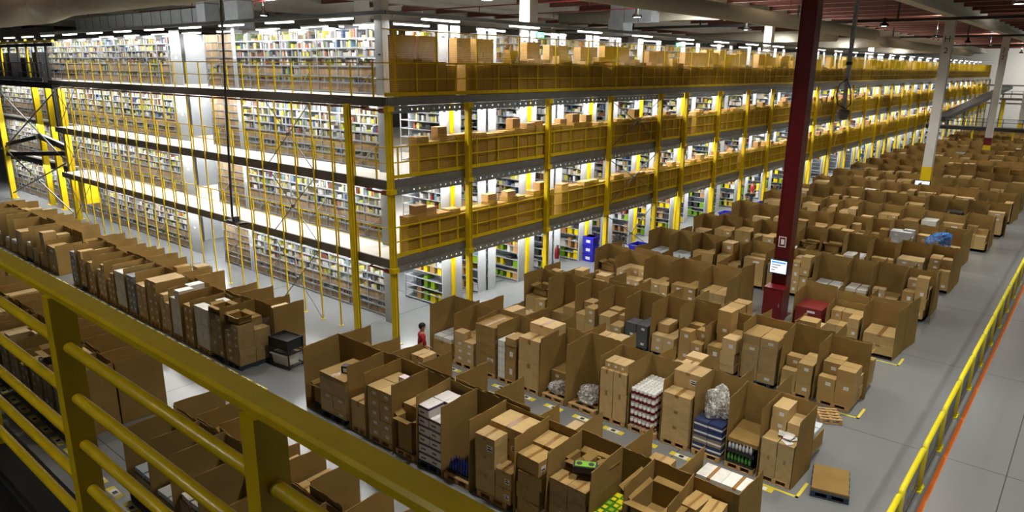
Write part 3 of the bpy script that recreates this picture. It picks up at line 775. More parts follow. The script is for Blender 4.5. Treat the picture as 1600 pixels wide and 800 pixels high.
# hand laid goods of the two nearest right hand rows
def special1(s):
    j = 11-s['i']; x0, x1 = s['x0']+.06, s['x1']-.06; yc = s['yc']; y0, y1 = yc-1.2, yc-.06
    dark = j in (0, 4)
    pallet((x0+x1)/2+(0.2 if j == 0 else 0), (y0+y1)/2, '%s pallet under goods, %s' % ('dark blue' if dark else 'wooden', where(s)), dark=dark).scale = ((1.35 if j == 0 else min(1.1,(x1-x0)/.8)), .97, 1)
    B = lambda *a, **k: stack(s, *a, **k)
    if j == 0:
        z = B(x0+.62, x1-.12, y0, y1-.2, PZ, 2, 2, [.2]*5, lab=.3, col=BROWN[2], partial=False)
        z2 = B(x0+.62, x1-.12, y0, y1, z, 1, 1, [.12], lab=0, partial=False)
        others.append(('small', s, x1-.55, y0+.45, z2, '19181C')); others.append(('open', s, x0+.33, y0+.35, PZ, .42, .42, .5))
    elif j == 1: B(x0, x1, y0, y0+.5, PZ, 1, 1, [.75]); B(x0, x1, y0+.5, y1, PZ, 1, 1, [.9])
    elif j == 2:
        z = B(x0, x1, y0, y1-.1, PZ, 2, 2, [.27]*5, lab=1., col=BROWN[0], partial=False); others.append(('small', s, x0+.72, y0+.65, z, 'D8C8D0'))
    elif j == 3:
        B(x0, x1, y0+.3, y1, PZ, 1, 1, [.6,.5], lab=0); others.append(('open', s, (x0+x1)/2, y0+.2, PZ, .5, .36, .85)); others.append(('small', s, x1-.25, y0+.8, PZ+1.1, '3A6FC0'))
    elif j == 4:
        z = PZ
        for L in range(6):
            for a in range(2):
                for b in range(2):
                    if L == 5 and (a, b) == (1, 0): continue
                    others.append(('paper', s, x0+.02+(x1-x0)*(.25+.5*a), y0+.26+b*.5, z, (x1-x0)*.49, .48, .235, '%s layer %s %s' % (nth(L), 'left' if a == 0 else 'right', 'front' if b == 0 else 'rear'), R.uniform(-.06,.06)))
            z += .238
    elif j == 5: others.append(('bottles', s, x0+.05, x1-.05, y0+.1, y1-.2, PZ, '2E3F8C', .32))
    elif j == 6:
        B(x0+.05, x0+.62, y0, y0+.45, PZ, 1, 1, [.46,.46,.46], lab=1., col=BROWN[2]); B(x0+.1, x1, y0+.45, y1, PZ, 1, 1, [.4,.45,.4,.26], lab=1., col=BROWN[2])
        B(x0+.65, x1, y0, y0+.43, PZ, 1, 1, [.35, .4], lab=1.)
    elif j == 7:
        B(x0+.05, x1-.1, y0, y0+.5, PZ, 1, 1, [.33,.35,.3,.35], .07, lab=.4); B(x0+.02, x1-.06, y0+.52, y1, PZ, 1, 1, [.45,.45,.5], .05)
    elif j == 8:
        z = B(x0, x1, y0, y1-.1, PZ, 2, 2, [.28]*4, partial=False, lab=.3, col=BROWN[1]); others.append(('wrap', s, x0, x1, y0, y1-.1, PZ, z))
        others.append(('radio', s, x0+.55, y0+.45, z)); others.append(('open', s, x0+.3, y0+.8, z, .5, .42, .16)); others.append(('open', s, x1-.22, y0+.85, z, .4, .4, .2))
    elif j == 9:
        for L in range(2): others.append(('drinks', s, x0, x1, y0, y1-.15, PZ+.36*L))
    elif j == 10:
        z = B(x0, x1, y0, y1, PZ, 1, 2, [.4,.4], partial=False); others.append(('bigopen', s, (x0+x1)/2, (y0+y1)/2, z, x1-x0-.1, .85, .5))
    else:
        z = B(x0, x1, y0, y1, PZ, 1, 2, [.45,.4], partial=False); B(x0, x1, y0+.55, y1, z, 2, 1, [.3,.22], .08); B(x0+.1, x1-.1, y0, y0+.5, z, 1, 1, [.28], .1)
def special2(s):
    j = 12-s['i']; x0, x1 = s['x0']+.06, s['x1']-.06; yc = s['yc']; y0, y1 = yc-1.2, yc-.06
    B = lambda *a, **k: stack(s, *a, **k)
    pallet((x0+x1)/2, (y0+y1)/2, 'wooden pallet under goods, '+where(s)).scale = (min(1.1,(x1-x0)/.8), .97, 1)
    if j == 2: B(x0, x1, y0, y1, PZ, 1, 2, [.3,.3,.3,.3,.3], lab=1., col=BROWN[3], partial=False)
    elif j == 3:
        for L in range(6):
            for a in range(3): others.append(('packs1', s, x0+.14+.0*a, y0+.12+a*.26, PZ+L*.2, .26, .24, .19, 'E2E1DC', '%s layer %s' % (nth(L), ('front','middle','rear')[a])))
        B(x0+.3, x1, y0, y1, PZ, 1, 2, [.6,.5,.25], col=BROWN[3])
    elif j == 4: B(x0, x1, y0, y1, PZ, 1, 1, [.75,.75], lab=0, col=BROWN[2]); B(x0+.02, x1+.1, y0+.5, y1, PZ+1.5, 1, 1, [.3], lab=0, col=BROWN[5])
    elif j == 5: B(x0, x1, y0+.4, y1, PZ, 2, 1, [.3,.3], lab=.8); others.append(('film', s, (x0+x1)/2, y0+.3, PZ, .7, .4, .4))
    elif j == 6: others.append(('film', s, (x0+x1)/2, y0+.5, PZ, .8, .9, .4))
    elif j == 7: B(x0, x1, y0, y1-.3, PZ, 2, 1, [.75,.6], lab=.2, partial=False, col=BROWN[2]); B(x0+.05, x1-.1, y0+.1, y0+.6, PZ+1.35, 3, 1, [.2], partial=False)
    elif j == 8: others.append(('rolls', s, x0+.02, x1-.1, y0, y1-.05, PZ, 5))
    elif j == 9: B(x0, x1, y0, y0+.5, PZ, 1, 1, [.42,.42,.42], lab=.6, col=BROWN[2]); B(x0, x1, y0+.52, y1, PZ, 1, 1, [.42]*4, lab=.6, col=BROWN[2])
    elif j == 10:
        for L in range(4):
            for a in range(2):
                for b in range(2): others.append(('packs1', s, x0+(x1-x0)*(.25+.5*a), y0+.26+b*.5, PZ+L*.2, (x1-x0)*.48, .46, .19, R.choice(['2E3A66','3A4468','8A7A6A']), '%s layer %s %s' % (nth(L), 'left' if a == 0 else 'right', 'front' if b == 0 else 'rear')))
        others.append(('film', s, (x0+x1)/2, y0+.55, PZ+.8, .72, .85, .75))
    elif j == 11:
        others.append(('bottles', s, x0+.03, x1-.03, y0+.02, y1-.1, PZ, '4E8A3A', .26)); others.append(('bottles', s, x0+.03, x1-.03, y0+.02, y1-.1, PZ+.3, 'B8BDBF', .24))
        others.append(('lid', s, (x0+x1)/2, y0+.55, PZ+.62, x1-x0, 1.0))
    elif j == 12:
        z = B(x0, x1, y0, y1, PZ, 2, 2, [.52,.4], partial=False, lab=0, col=BROWN[0]); B(x0, x1, y0+.5, y1, z, 2, 1, [.3,.3], .04, col=BROWN[2])
        others.append(('wrap', s, x0, x1, y0, y1, PZ, z)); others.append(('papers', s, (x0+x1)/2+.1, y0+.25, z))
    else: goods(s)

CLEAR = [(-9.5,57.4),(-9.35,86.6),(-9.3,116.5)]
def blocked(s):
    ya, yb = sorted((s['yc'], s['yc']+1.25*s['side']))
    return any(s['x0']-.4 < x < s['x1']+.4 and ya-.4 < y < yb+.4 for x, y in CLEAR)
slots = [s for s in slots if not blocked(s)]
slots.sort(key=lambda s: s['x1']**2+s['yc']**2)
dv = MB(); nd = 0
for s in slots:
    h = R.uniform(1.68, 1.9); w = s['x1']-s['x0']; sg = s['side']
    yb = s['yc']+(.012 if sg > 0 else -.024)
    if R.random() < .08: h *= .8
    wd = R.uniform(1.1, 1.22)
    if s['block'] == 'R' and s['row'] == 1 and sg < 0: h = 1.83; wd = 1.22
    if nd < 300:
        t = thing('cardboard_divider', 'tall tan cardboard divider around the '+where(s), 'divider', (s['x0'], s['yc'], 0), 0, 'cardboard dividers of the pallet rows')
        put('back_panel', backs[nd % 6], t, (0.008, .02 if sg > 0 else -.032, .004), 0, (w-.016, 1, h-R.uniform(0,.08)))
        a = R.uniform(-.05, .05)
        put('side_panel', wings[nd % 6], t, (.016, .035*sg, .004), (PI/2 if sg > 0 else -PI/2)+a, (wd, 1, h))
        if s['end']:
            put('side_panel', wings[(nd+2) % 6], t, (w-.016, .035*sg, .004), (PI/2 if sg > 0 else -PI/2)+R.uniform(-.15,.1)*sg, (wd, 1, h*R.uniform(.92,1)))
        nd += 1
    else:
        dv.box(s['x0'], s['x1'], yb, yb+.012, 0, h); ya, yb2 = sorted((s['yc']+.04*sg, s['yc']+wd*sg)); dv.box(s['x0'], s['x0']+.012, ya, yb2, 0, h)
        if s['end']: dv.box(s['x1']-.012, s['x1'], ya, yb2, 0, h)
    if s['block'] == 'R' and s['row'] == 1 and sg < 0: special1(s)
    elif s['block'] == 'R' and s['row'] == 2 and sg < 0: special2(s)
    else: goods(s)
tag(put('cardboard_dividers', dv.mesh('cardboard_dividers', M['card']), None), 'tan cardboard dividers of the farthest pallet rows', 'dividers', None, 'stuff')

# cartons: 300 largest are things, the rest one stuff object
unit_c = MB().box(-.5,.5,-.5,.5,0,1).mesh('carton', M['carton'])
tape_me = MB().box(-.07,.07,-.502,.502,.998,1.006).box(-.07,.07,-.506,-.5,.82,1.002).box(-.07,.07,.5,.506,.82,1.002).mesh('packing_tape', M['tape'])
lab_me = [MB().box(.1,.4,-.508,-.5,.3,.62).box(.14,.36,-.511,-.508,.36,.44,1).box(.14,.3,-.511,-.508,.5,.56,1).mesh('shipping_label', [M['label'], M['ink']]),
          MB().box(.5,.508,-.35,-.05,.3,.65).box(.508,.511,-.31,-.1,.36,.45,1).mesh('shipping_label', [M['label'], M['ink']])]
def cscore(c):
    return -(c['w']*c['d']*.5+c['h']*c['w']*.7)/((c['x']**2+c['y']**2+(CH-c['z'])**2))*(1 if c['x'] > -35 else .6)
cartons.sort(key=cscore)
stuff = MB()
for n, c in enumerate(cartons):
    if n < 300:
        o = put('carton', unit_c, None, (c['x'], c['y'], c['z']), c['r'], (c['w'], c['d'], c['h']), c['c'])
        tag(o, ('labelled' if c['lab'] else 'plain')+' %s carton, ' % ('brown' if max(c['c'])/max(min(c['c']),1e-4) > 1.8 else cname(c['c']))+c['pos']+', '+where(c['s']).replace(' pallet','').replace('from ','from '), 'carton', 'cartons on the pallets')
        put('packing_tape', tape_me, o)
        if c['lab']: put('shipping_label', lab_me[n % 2], o)
    else:
        stuff.rbox(c['x'], c['y'], c['z'], c['w'], c['d'], c['h'], c['r'], 0, c['c'])
        if c['lab'] and n < 2600:
            stuff.rbox(c['x']+.1*c['w'], c['y']-c['d']/2-.003, c['z']+c['h']*.35, c['w']*.3, .008, c['h']*.3, 0, 0, hx('DEDEDA'))
tag(put('cartons', stuff.mesh('cartons', M['attr']), None), 'brown cartons stacked on the farther pallets', 'cartons', None, 'stuff')

# other goods
def crumple(w, d, h, seed):
    from mathutils import noise
    bm = bmesh.new(); bmesh.ops.create_icosphere(bm, subdivisions=5, radius=1); off = Vector((seed*3.7, seed*1.3, seed*2.1))
    for v in bm.verts:
        p = v.co.copy(); a = noise.noise(p*1.3+off); b_ = abs(noise.noise(p*3.2+off*2)); c_ = abs(noise.noise(p*7+off))
        f = .95+.35*a-.3*b_-.14*c_
        z = p.z*f
        v.co = (p.x*f*w/2, p.y*f*d/2, max(0., (z+.62)*h/1.5))
    me = bpy.data.meshes.new('crumpled'); bm.to_mesh(me); bm.free(); return me
def open_box(name, label, x, y, z, w, d, h, flap=.2, group='open cartons', rot=0.):
    t = thing(name, label, 'open carton', (x, y, z), rot, group)
    b = MB().box(-w/2,w/2,-d/2,d/2,0,.02).box(-w/2,-w/2+.01,-d/2,d/2,0,h).box(w/2-.01,w/2,-d/2,d/2,0,h).box(-w/2,w/2,-d/2,-d/2+.01,0,h).box(-w/2,w/2,d/2-.01,d/2,0,h)
    put('body', b.mesh('body', M['card']), t)
    for sx in (-1, 1):
        a = R.uniform(.3,.9); fx = flap*math.sin(a+.6); fz = flap*math.cos(a+.6)
        fb = MB().bar((sx*w/2,0,h),(sx*(w/2+fx),0,h+fz), d, .008).mesh('flap', M['card']); put('flap', fb, t)
    for sy in (-1, 1):
        a = R.uniform(.3,1.0); fy = flap*math.sin(a+.6); fz = flap*math.cos(a+.6)
        fb = MB().bar((0,sy*d/2,h),(0,sy*(d/2+fy),h+fz), w, .008).mesh('flap', M['card']); put('flap', fb, t)
    return t
film_i = 0
bottle = MB().lathe([(.001,0),(.036,0),(.038,.1),(.036,.16),(.014,.2),(.014,.235),(.001,.235)], 8)
for n, q in enumerate(others):
    k, s = q[0], q[1]; wh = where(s)
    if k == 'wrap':
        _, _, x0, x1, y0, y1, z0, z1 = q
        b = MB(); g = .012
        pts = []
        N = 24; levels = 6; rr = random.Random(n)
        per = [(x0-g,y0-g),(x1+g,y0-g),(x1+g,y1+g),(x0-g,y1+g)]
        ring = []
        for e in range(4):
            for m in range(6):
                a, b2 = per[e], per[(e+1)%4]; ring.append((a[0]+(b2[0]-a[0])*m/6, a[1]+(b2[1]-a[1])*m/6))
        vs = [(x+rr.uniform(-.008,.008), y+rr.uniform(-.008,.008), z0+(z1-z0+.03)*L/levels+(rr.uniform(-.04,.05) if L == levels else 0)) for L in range(levels+1) for x, y in ring]
        fs = [(L*24+i, L*24+(i+1)%24, (L+1)*24+(i+1)%24, (L+1)*24+i) for L in range(levels) for i in range(24)]
        tag(put('stretch_film', b.add(vs, fs).mesh('stretch_film', M['film'], True), None), 'clear stretch film wrapped round cartons, '+wh, 'film', 'stretch film on pallets')
    elif k == 'packs':
        _, _, x0, x1, y0, y1, z, c = q
        nx, ny = 2, 3; w, d = (x1-x0)/nx, (y1-y0)/ny
        for L in range(1):
            for i in range(nx):
                for j in range(ny):
                    o = put('wrapped_pack', unit, None, (x0+w*(i+.5), y0+d*(j+.5), z+L*.12+.002), R.uniform(-.06,.06), (w*.9, d*.9, .115), shade(hx(c)))
                    tag(o, 'white pack, %s %s %s, %s' % ('upper' if L else 'lower', ('left','right')[i], ('front','middle','rear')[j], wh.replace(' pallet','')), 'pack', 'white packs on cartons')
    elif k == 'packs1':
        _, _, x, y, z, w, d, h, c, pos = q
        o = put('wrapped_pack', unit, None, (x, y, z+.002), R.uniform(-.04,.04), (w, d, h), hx(c)); tag(o, '%s pack, %s, %s' % (cname(hx(c)), pos, wh.replace(' pallet','')), 'pack', 'packs in layers')
        put('printed_band', MB().box(-.505,.505,-.505,.505,.35,.6).mesh('printed_band', M['label']), o)
    elif k == 'paper':
        _, _, x, y, z, w, d, h, pos, r = q
        o = put('paper_box', unit, None, (x, y, z+.002), r, (w, d, h), hx('D9D5D2')); tag(o, 'white paper box with purple band, %s, %s' % (pos, wh.replace(' pallet','')), 'paper box', 'purple and white paper boxes')
        put('purple_band', MB().box(-.503,.503,-.506,.506,.72,.95).box(-.3,.1,-.508,-.5,.25,.4).mesh('purple_band', mat('purple_print', hx('4B2A55'), .5) if 'pp' not in M else M['pp']), o)
    elif k == 'small':
        _, _, x, y, z, c = q
        o = put('product_box', unit, None, (x, y, z+.003), R.uniform(-.5,.5), (.3,.2,.2), hx(c)); tag(o, 'small %s product box lying on cartons, %s' % (cname(hx(c)), wh.replace(' pallet','')), 'box', 'small product boxes')
        put('front_panel', MB().box(-.3,.35,-.507,-.5,.2,.75).mesh('front_panel', M['label']), o)
    elif k == 'open':
        _, _, x, y, z, w, d, h = q; open_box('open_carton', 'open brown carton with raised flaps, %s, %s' % (('low' if z < .5 else 'on the stack'), wh.replace(' pallet','')), x, y, z+.004, w, d, h, .16)
    elif k == 'bigopen':
        _, _, x, y, z, w, d, h = q; t = open_box('open_carton', 'large open carton with wide flaps and a white sheet inside, '+wh.replace(' pallet',''), x, y, z+.004, w, d, h, .33)
        o = put('paper_sheet', MB().box(-.18,.18,-.13,.13,0,.006).box(-.14,.1,-.02,0.02,.006,.007,1).box(-.14,.14,.05,.07,.006,.007,1).mesh('paper_sheet', [M['label'], M['ink']]), None, (x, y, z+.03), .4); tag(o, 'white printed sheet lying in the large open carton', 'paper')
    elif k == 'bottles':
        _, _, x0, x1, y0, y1, z, c, h = q
        bm_ = MB(); me = MB(); me.v, me.f, me.m, me.c = list(bottle.v), list(bottle.f), list(bottle.m), list(bottle.c)
        me = me.mesh('bottle', M['goods'], True); i = 0; x = x0+.045
        while x < x1-.03:
            y = y0+.045; j = 0
            while y < y1-.03:
                if j < 3 or x > x1-.14:
                    o = put('bottle', me, None, (x, y, z+.002), 0, (1, 1, h/.235), shade(hx(c), .8, 1.15))
                    tag(o, '%s bottle standing in close ranks, %s, %s' % (cname(hx(c)), 'upper tier' if z > .3 else 'on the pallet', wh.replace(' pallet','')), 'bottle', 'bottles '+wh+(' upper' if z > .3 else ' lower'))
                y += .085; j += 1
            x += .085; i += 1
        if c == 'B8BDBF' or True:
            o = put('bottle_tray', MB().box(x0-.02,x1+.02,y0-.02,y1+.02,z-.02,z+.0).box(x0-.02,x1+.02,y0-.02,y0-.01,z,z+.06).box(x1+.01,x1+.02,y0-.02,y1+.02,z,z+.06).mesh('bottle_tray', M['blackplastic']), None)
            tag(o, 'dark tray carrying bottles, %s, %s' % ('upper tier' if z > .3 else 'lower tier', wh.replace(' pallet','')), 'tray')
    elif k == 'lid':
        _, _, x, y, z, w, d = q
        o = put('cover_sheet', MB().box(-w/2,w/2,-d/2,d/2,0,.02).box(-w/2,w/2,-d/2,-d/2+.01,-.08,0).mesh('cover_sheet', M['card']), None, (x, y, z), .05); o.rotation_euler = (.04, .03, .05); tag(o, 'flat cardboard sheet lying over the silver and green bottles', 'cardboard')
    elif k == 'film':
        _, _, x, y, z, w, d, h = q
        me = crumple(w, d, h, n); me.materials.append(M['plastic']); me.polygons.foreach_set('use_smooth', [True]*len(me.polygons))
        tag(put('plastic_film', me, None, (x, y, z+.005)), 'heap of crumpled clear plastic film, '+wh, 'plastic film')
    elif k == 'rolls':
        _, _, x0, x1, y0, y1, z, nl = q
        roll = MB().lathe([(.02,0),(.055,0),(.06,.02),(.06,.19),(.055,.21),(.02,.21),(.02,0)], 10)
        rm = roll.mesh('towel_roll', M['label'], True)
        band = MB().lathe([(.0605,.05),(.0615,.05),(.0615,.13),(.0605,.13)], 10).mesh('red_wrapper', M['redbright'])
        nx = 6; ny = 8; w = (x1-x0)/nx; d = (y1-y0)/ny
        for L in range(nl):
            for i in range(nx):
                for j in range(ny):
                    if L < nl-1 and not (j == 0 or i == nx-1): continue
                    o = put('towel_roll', rm, None, (x0+w*(i+.5), y0+d*(j+.5), z+.003+L*.215), 0, (w/.122, d/.122, 1))
                    tag(o, 'white paper roll in red wrapper, %s tier, %s across, %s deep, %s' % (nth(L), nth(i), nth(j), 'second row'), 'paper roll', 'paper rolls in red wrappers')
                    if j == 0 or i == nx-1: put('red_wrapper', band, o)
    elif k == 'radio':
        _, _, x, y, z = q
        t = thing('radio', 'black and green boombox radio lying on a wrapped carton stack', 'radio', (x, y, z+.17), .5)
        put('case', MB().box(-.24,.24,-.13,.13,0,.13).mesh('case', M['blackplastic']), t)
        put('face', MB().box(-.2,.2,-.1,.1,.13,.14).mesh('face', M['green']), t)
        for sx in (-.12,.12): put('speaker', MB().lathe([(.001,.145),(.06,.145),(.06,.14)], 12, 0, sx, 0).mesh('speaker', M['ink']), t)
        put('handle', MB().tube([(-.2,.13,.05),(-.2,.2,.07),(.2,.2,.07),(.2,.13,.05)], .012, 6).mesh('handle', M['blackplastic']), t)
    elif k == 'drinks':
        _, _, x0, x1, y0, y1, z = q
        i = 0
        for a in range(4):
            for b in range(6):
                w = (x1-x0)/4; d = (y1-y0)/6
                o = put('drink_pack', unit, None, (x0+w*(a+.5), y0+d*(b+.5), z+.002), 0, (w*.95, d*.93, .35), hx('4F8A1A') if (a+b) % 5 else hx('C6D21E')); i += 1
                tag(o, '%s drink pack, %s across, %s deep, %s tier, %s' % ('green' if (a+b) % 5 else 'yellow', nth(a), nth(b), 'upper' if z > .3 else 'lower', 'beside the wrapped stack with the radio'), 'drink pack', 'green and yellow drink packs')
                put('pack_print', MB().box(-.4,.4,-.506,-.5,.2,.8).box(-.3,.3,-.3,.3,1,1.004).mesh('pack_print', M['sunny'] if (a+b) % 3 else M['lime']), o)
    elif k == 'papers':
        _, _, x, y, z = q
        for i in range(6):
            o = put('paper_sheet', MB().box(-.13,.13,-.09,.09,0,.004).mesh('paper_sheet', M['label']), None, (x+R.uniform(-.2,.15), y+R.uniform(-.15,.2), z+.01+i*.012), 0)
            o.rotation_euler = (R.uniform(-.06,.06), R.uniform(-.06,.06), R.uniform(0,3)); tag(o, 'crumpled white paper slip lying on the end stack of the second row', 'paper', 'paper slips on the end stack')

# ------------------------------------------------------------------ floor stickers in front of the row ends
fm = MB().box(-.3,.3,-.09,.09,0,.004).box(-.16,.16,-.07,.07,.004,.006,1).box(-.06,.06,-.05,.05,.006,.007,2).mesh('floor_sticker', [M['yline'], M['label'], M['ink']])
for i in range(34):
    tag(put('floor_sticker', fm, None, (-45+i*.82, 9.88, 0)), 'yellow and white floor sticker in front of the lower left second row', 'floor sticker', 'floor stickers second row')
for i in range(24):
    tag(put('floor_sticker', fm, None, (-31+i*.86, 4.9, 0)), 'yellow and white floor sticker in front of the nearest row', 'floor sticker', 'floor stickers nearest row')
for i in range(12):
    tag(put('floor_sticker', fm, None, (-15.5+i*.98, 14.55, 0)), 'yellow and white floor sticker in front of the third row', 'floor sticker', 'floor stickers third row')
for r in range(1, 5):
    o = put('trim_%d' % (90+r), MB().box(-4.9,-3.9, FY[r]-.15, FY[r]-.08, 0, .004).box(-3.97,-3.9,FY[r]-.15,FY[r]+.6,0,.004).mesh('floor_tape', M['yline']), None); o['kind'] = 'structure'

# ------------------------------------------------------------------ yellow safety barrier
hoop = MB(); Lh = 2.12
arc = [(0,0,0),(0,0,.92)]+[(0,.14-.14*math.cos(a),.92+.14*math.sin(a)) for a in (PI/6, PI/3, PI/2)]+[(0,Lh-.14+.14*math.sin(a),.92+.14*math.cos(a)) for a in (0, PI/6, PI/3, PI/2)]+[(0,Lh,0)]
hoop_me = hoop.tube(arc, .062, 12).mesh('hoop_rail', M['barrier'], True)
midr = MB()
for q in range(13): midr.tube([(0,.14+q*.153,.16),(0,.14+q*.153,.98)], .008, 6)
midr = midr.mesh('infill_bars', M['wire'], True)
kick = MB().box(-.012,.012,.05,Lh-.05,.03,.16).mesh('kick_plate', M['zdark'])  # dark colour stands in for the shade below the hoop
foot = MB().box(-.1,.1,-.1,.1,0,.015).box(-.085,-.055,-.085,-.055,.015,.04).box(.055,.085,.055,.085,.015,.04).mesh('foot_plate', M['barrier'])
y = 5.4; i = 0
while y < 92:
    t = thing('safety_barrier', 'yellow hooped barrier section, %s along the wide aisle from the viewer' % nth(i), 'barrier', (-1.95, y, 0), 0, 'yellow barrier sections')
    put('hoop_rail', hoop_me, t)
    if i < 30:
        put('infill_bars', midr, t); put('kick_plate', kick, t)
        for q in (0, Lh): put('foot_plate', foot, t, (0, q, 0))
    y += Lh+.19; i += 1

# ------------------------------------------------------------------ viewer's walkway railing
HY = .75
t = thing('walkway_railing', 'dark yellow handrail with posts and round bars in front of the viewer', 'railing', (0, HY, 7.4))
zt = 8.478-7.4
b = MB(); xs0, xs1 = -9., 1.6; hw = .036; hh = .017
pr = [(-hw+.008,-hh),(hw-.008,-hh),(hw,-hh+.008),(hw,hh-.008),(hw-.008,hh),(-hw+.008,hh),(-hw,hh-.008),(-hw,-hh+.008)]
b.add([(x, p[0], zt+p[1]-hh) for x in (xs0, xs1) for p in pr], [(i, (i+1)%8, 8+(i+1)%8, 8+i) for i in range(8)]+[tuple(range(7,-1,-1)), tuple(range(8,16))])
put('top_rail', b.mesh('top_rail', M['rail']), t)
for x in (-5.2, -3.91, -2.63, -1.36, -.09): put('post', MB().box(x-.03,x+.03,-.04,.04,0,zt-.034).mesh('post', M['rail']), t)
for z in (8.26, 8.07, 7.89, 7.71, 7.52):
    put('round_bar', MB().tube([(xs0,-.0,z-7.4),(xs1,-.0,z-7.4)], .019, 12).mesh('round_bar', M['rail'], True), t)
tag(put('walkway_edge', MB().box(-9,1.6,HY-.08,HY+.1,7.1,7.38).box(-9,1.6,HY-.09,HY-.08,7.36,7.42).mesh('walkway_edge', M['black']), None), 'black steel edge beam under the viewer railing', 'beam')
struct('floor_walkway', MB().box(-9,1.6,-2.5,HY-.09,7.2,7.36).mesh('walkway', M['black']))

# ------------------------------------------------------------------ ducts, trays, pipes under the roof
def duct(name, pts, r, label, m='duct', r2=None, rings=0):
    t = thing(name, label, 'duct', (0,0,0))
    put('casing', MB().tube(pts, r, 24, r2=r2).mesh('casing', M[m], True), t)
    p, q = Vector(pts[0]), Vector(pts[-1])
    for i in range(rings):
        c = p+(q-p)*(i+.5)/rings; d = (q-p).normalized()*.02
        put('band', MB().tube([c-d, c+d], r*1.02, 24).mesh('band', M[m], True), t)
duct('air_duct', [(-95,13.4,11.95),(-41.5,13.4,11.95)], .85, 'huge beige round duct hanging over the far left shelving', rings=4)
duct('duct_reducer', [(-41.5,13.4,11.95),(-38.5,13.4,11.9)], .85, 'tapering beige duct piece at the end of the huge duct', r2=.55)
duct('air_duct', [(-38.5,13.4,11.9),(-20.5,13.4,11.95)], .55, 'slimmer beige duct running on from the huge one', rings=4)
duct('air_duct', [(-15.3,22,11.9),(-15.3,62,11.9)], .38, 'long beige duct along the long mezzanine face', rings=5)
duct('air_duct', [(-15.5,66,11.5),(-15.5,110,11.5)], .38, 'second long beige duct farther along the long mezzanine face', rings=5)
duct('air_duct', [(-33,45,12.75),(-22.4,45,12.75),(-17.5,45,12.6)], .42, 'beige cross duct above the top deck, nearer', rings=3)
duct('air_duct', [(-30,60,11.8),(-17.5,60,11.8)], .42, 'beige cross duct above the top deck, second', rings=3)
duct('air_duct', [(-33,78,11.9),(-17.0,78,11.9)], .5, 'beige cross duct above the top deck, third', rings=3)
duct('air_duct', [(-33,100,11.8),(-16.0,100,11.8)], .5, 'beige cross duct above the top deck, fourth', rings=3)
t = thing('square_duct', 'grey square metal duct elbow above the top deck', 'duct', (0,0,0))
put('casing', MB().box(-25.2,-22.3,39.5,40.5,11.95,13.1).box(-25.3,-24.2,39.45,40.55,11.2,12.2).mesh('casing', M['zinc']), t)
for x in (-24.2, -23.2): put('seam', MB().box(x,x+.04,39.47,40.53,11.93,13.13).mesh('seam', M['zdark']), t)
t = thing('square_duct', 'long grey ribbed metal duct over the short shelving face', 'duct', (0,0,0))
put('casing', MB().box(-61,-42.3,21.5,22.5,11.6,12.4).mesh('casing', M['zinc']), t)
for i in range(14): put('seam', MB().box(-60.5+i*1.35,-60.44+i*1.35,21.48,22.52,11.58,12.42).mesh('seam', M['zdark']), t)
for i, (x0, x1, z) in enumerate(((-38.6,-37.7,11.3),(-35.7,-34.4,10.95))):
    t = thing('square_duct', 'vertical grey metal duct %s behind the hanging black cable' % ('wider one' if i else 'narrow one'), 'duct', (0,0,0))
    put('casing', MB().box(x0,x1,19.6,20.4,z,13.6).mesh('casing', M['zinc']), t)
    put('seam', MB().box(x0-.02,x1+.02,19.58,20.42,12.3,12.35).mesh('seam', M['zdark']), t)
for i, (y, z) in enumerate(((53.8, 12.35), (82, 12.4), (111, 12.4))):
    t = thing('cable_tray', 'black cable tray spanning the hall under the roof, %s from the viewer' % nth(i), 'cable tray', (0,0,0))
    put('tray', MB().box(-40,0,y-.15,y+.15,z,z+.03).box(-40,0,y-.16,y-.13,z,z+.18).box(-40,0,y+.13,y+.16,z,z+.18).mesh('tray', M['black']), t)
    for x in (-32,-26,-18.5,-12,-5): put('hanger', MB().box(x-.06,x+.06,y-.04,y+.04,z+.18,14.2).mesh('hanger', M['black']), t)
for i, (y, z) in enumerate(((20.6, 12.9), (24.5, 12.9), (31, 12.5), (38, 12.6))):
    x0, x1 = (-60,-25) if i < 2 else (-40,-18)
    b = MB().tube([(x0,y,z),(x1,y,z)], .03, 8)
    for j in range(4): b.tube([(x0+4+j*7.5,y,z),(x0+4+j*7.5,y,z-.5+(.2 if i else 0))], .025, 6)
    tag(put('sprinkler_pipe', b.mesh('sprinkler_pipe', M['pipe']), None), 'red sprinkler pipe under the roof, %s behind the mezzanine edge' % nth(i), 'pipe')
# camera dome on a pole, cable loop
t = thing('ceiling_camera', 'grey pole hanging from the roof with camera head and looped cable', 'camera', (-7.9, 29.0, 7.4))
put('pole', MB().box(-.065,.065,-.065,.065,.35,5.3).mesh('pole', M['zinc']), t)
put('camera_head', MB().lathe([(.001,.38),(.22,.36),(.24,.22),(.2,.18),(.16,.05),(.08,0),(.001,0)], 18).mesh('camera_head', M['zdark'], True), t)
put('collar', MB().box(-.09,.09,-.09,.09,2.0,2.12).mesh('collar', M['black']), t)
put('cable', MB().tube([(.05,-.1,1.5),(-.22,-.1,1.3),(-.3,-.1,.9),(-.2,-.1,.55),(.1,-.1,.4),(.26,-.1,.6),(.22,-.1,1.0),(.05,-.1,1.4)], .02, 6).mesh('cable', M['black'], True), t)
t = thing('hanging_cable', 'long black cable hanging in front of the short shelving face with a device at its end', 'cable', (-25.7, 13.9, 0))
put('cord', MB().tube([(0.35,0,12.9),(0,0,9),(-.3,0,5.5),(-.45,0,3.35)], .045, 8).mesh('cord', M['black'], True), t)
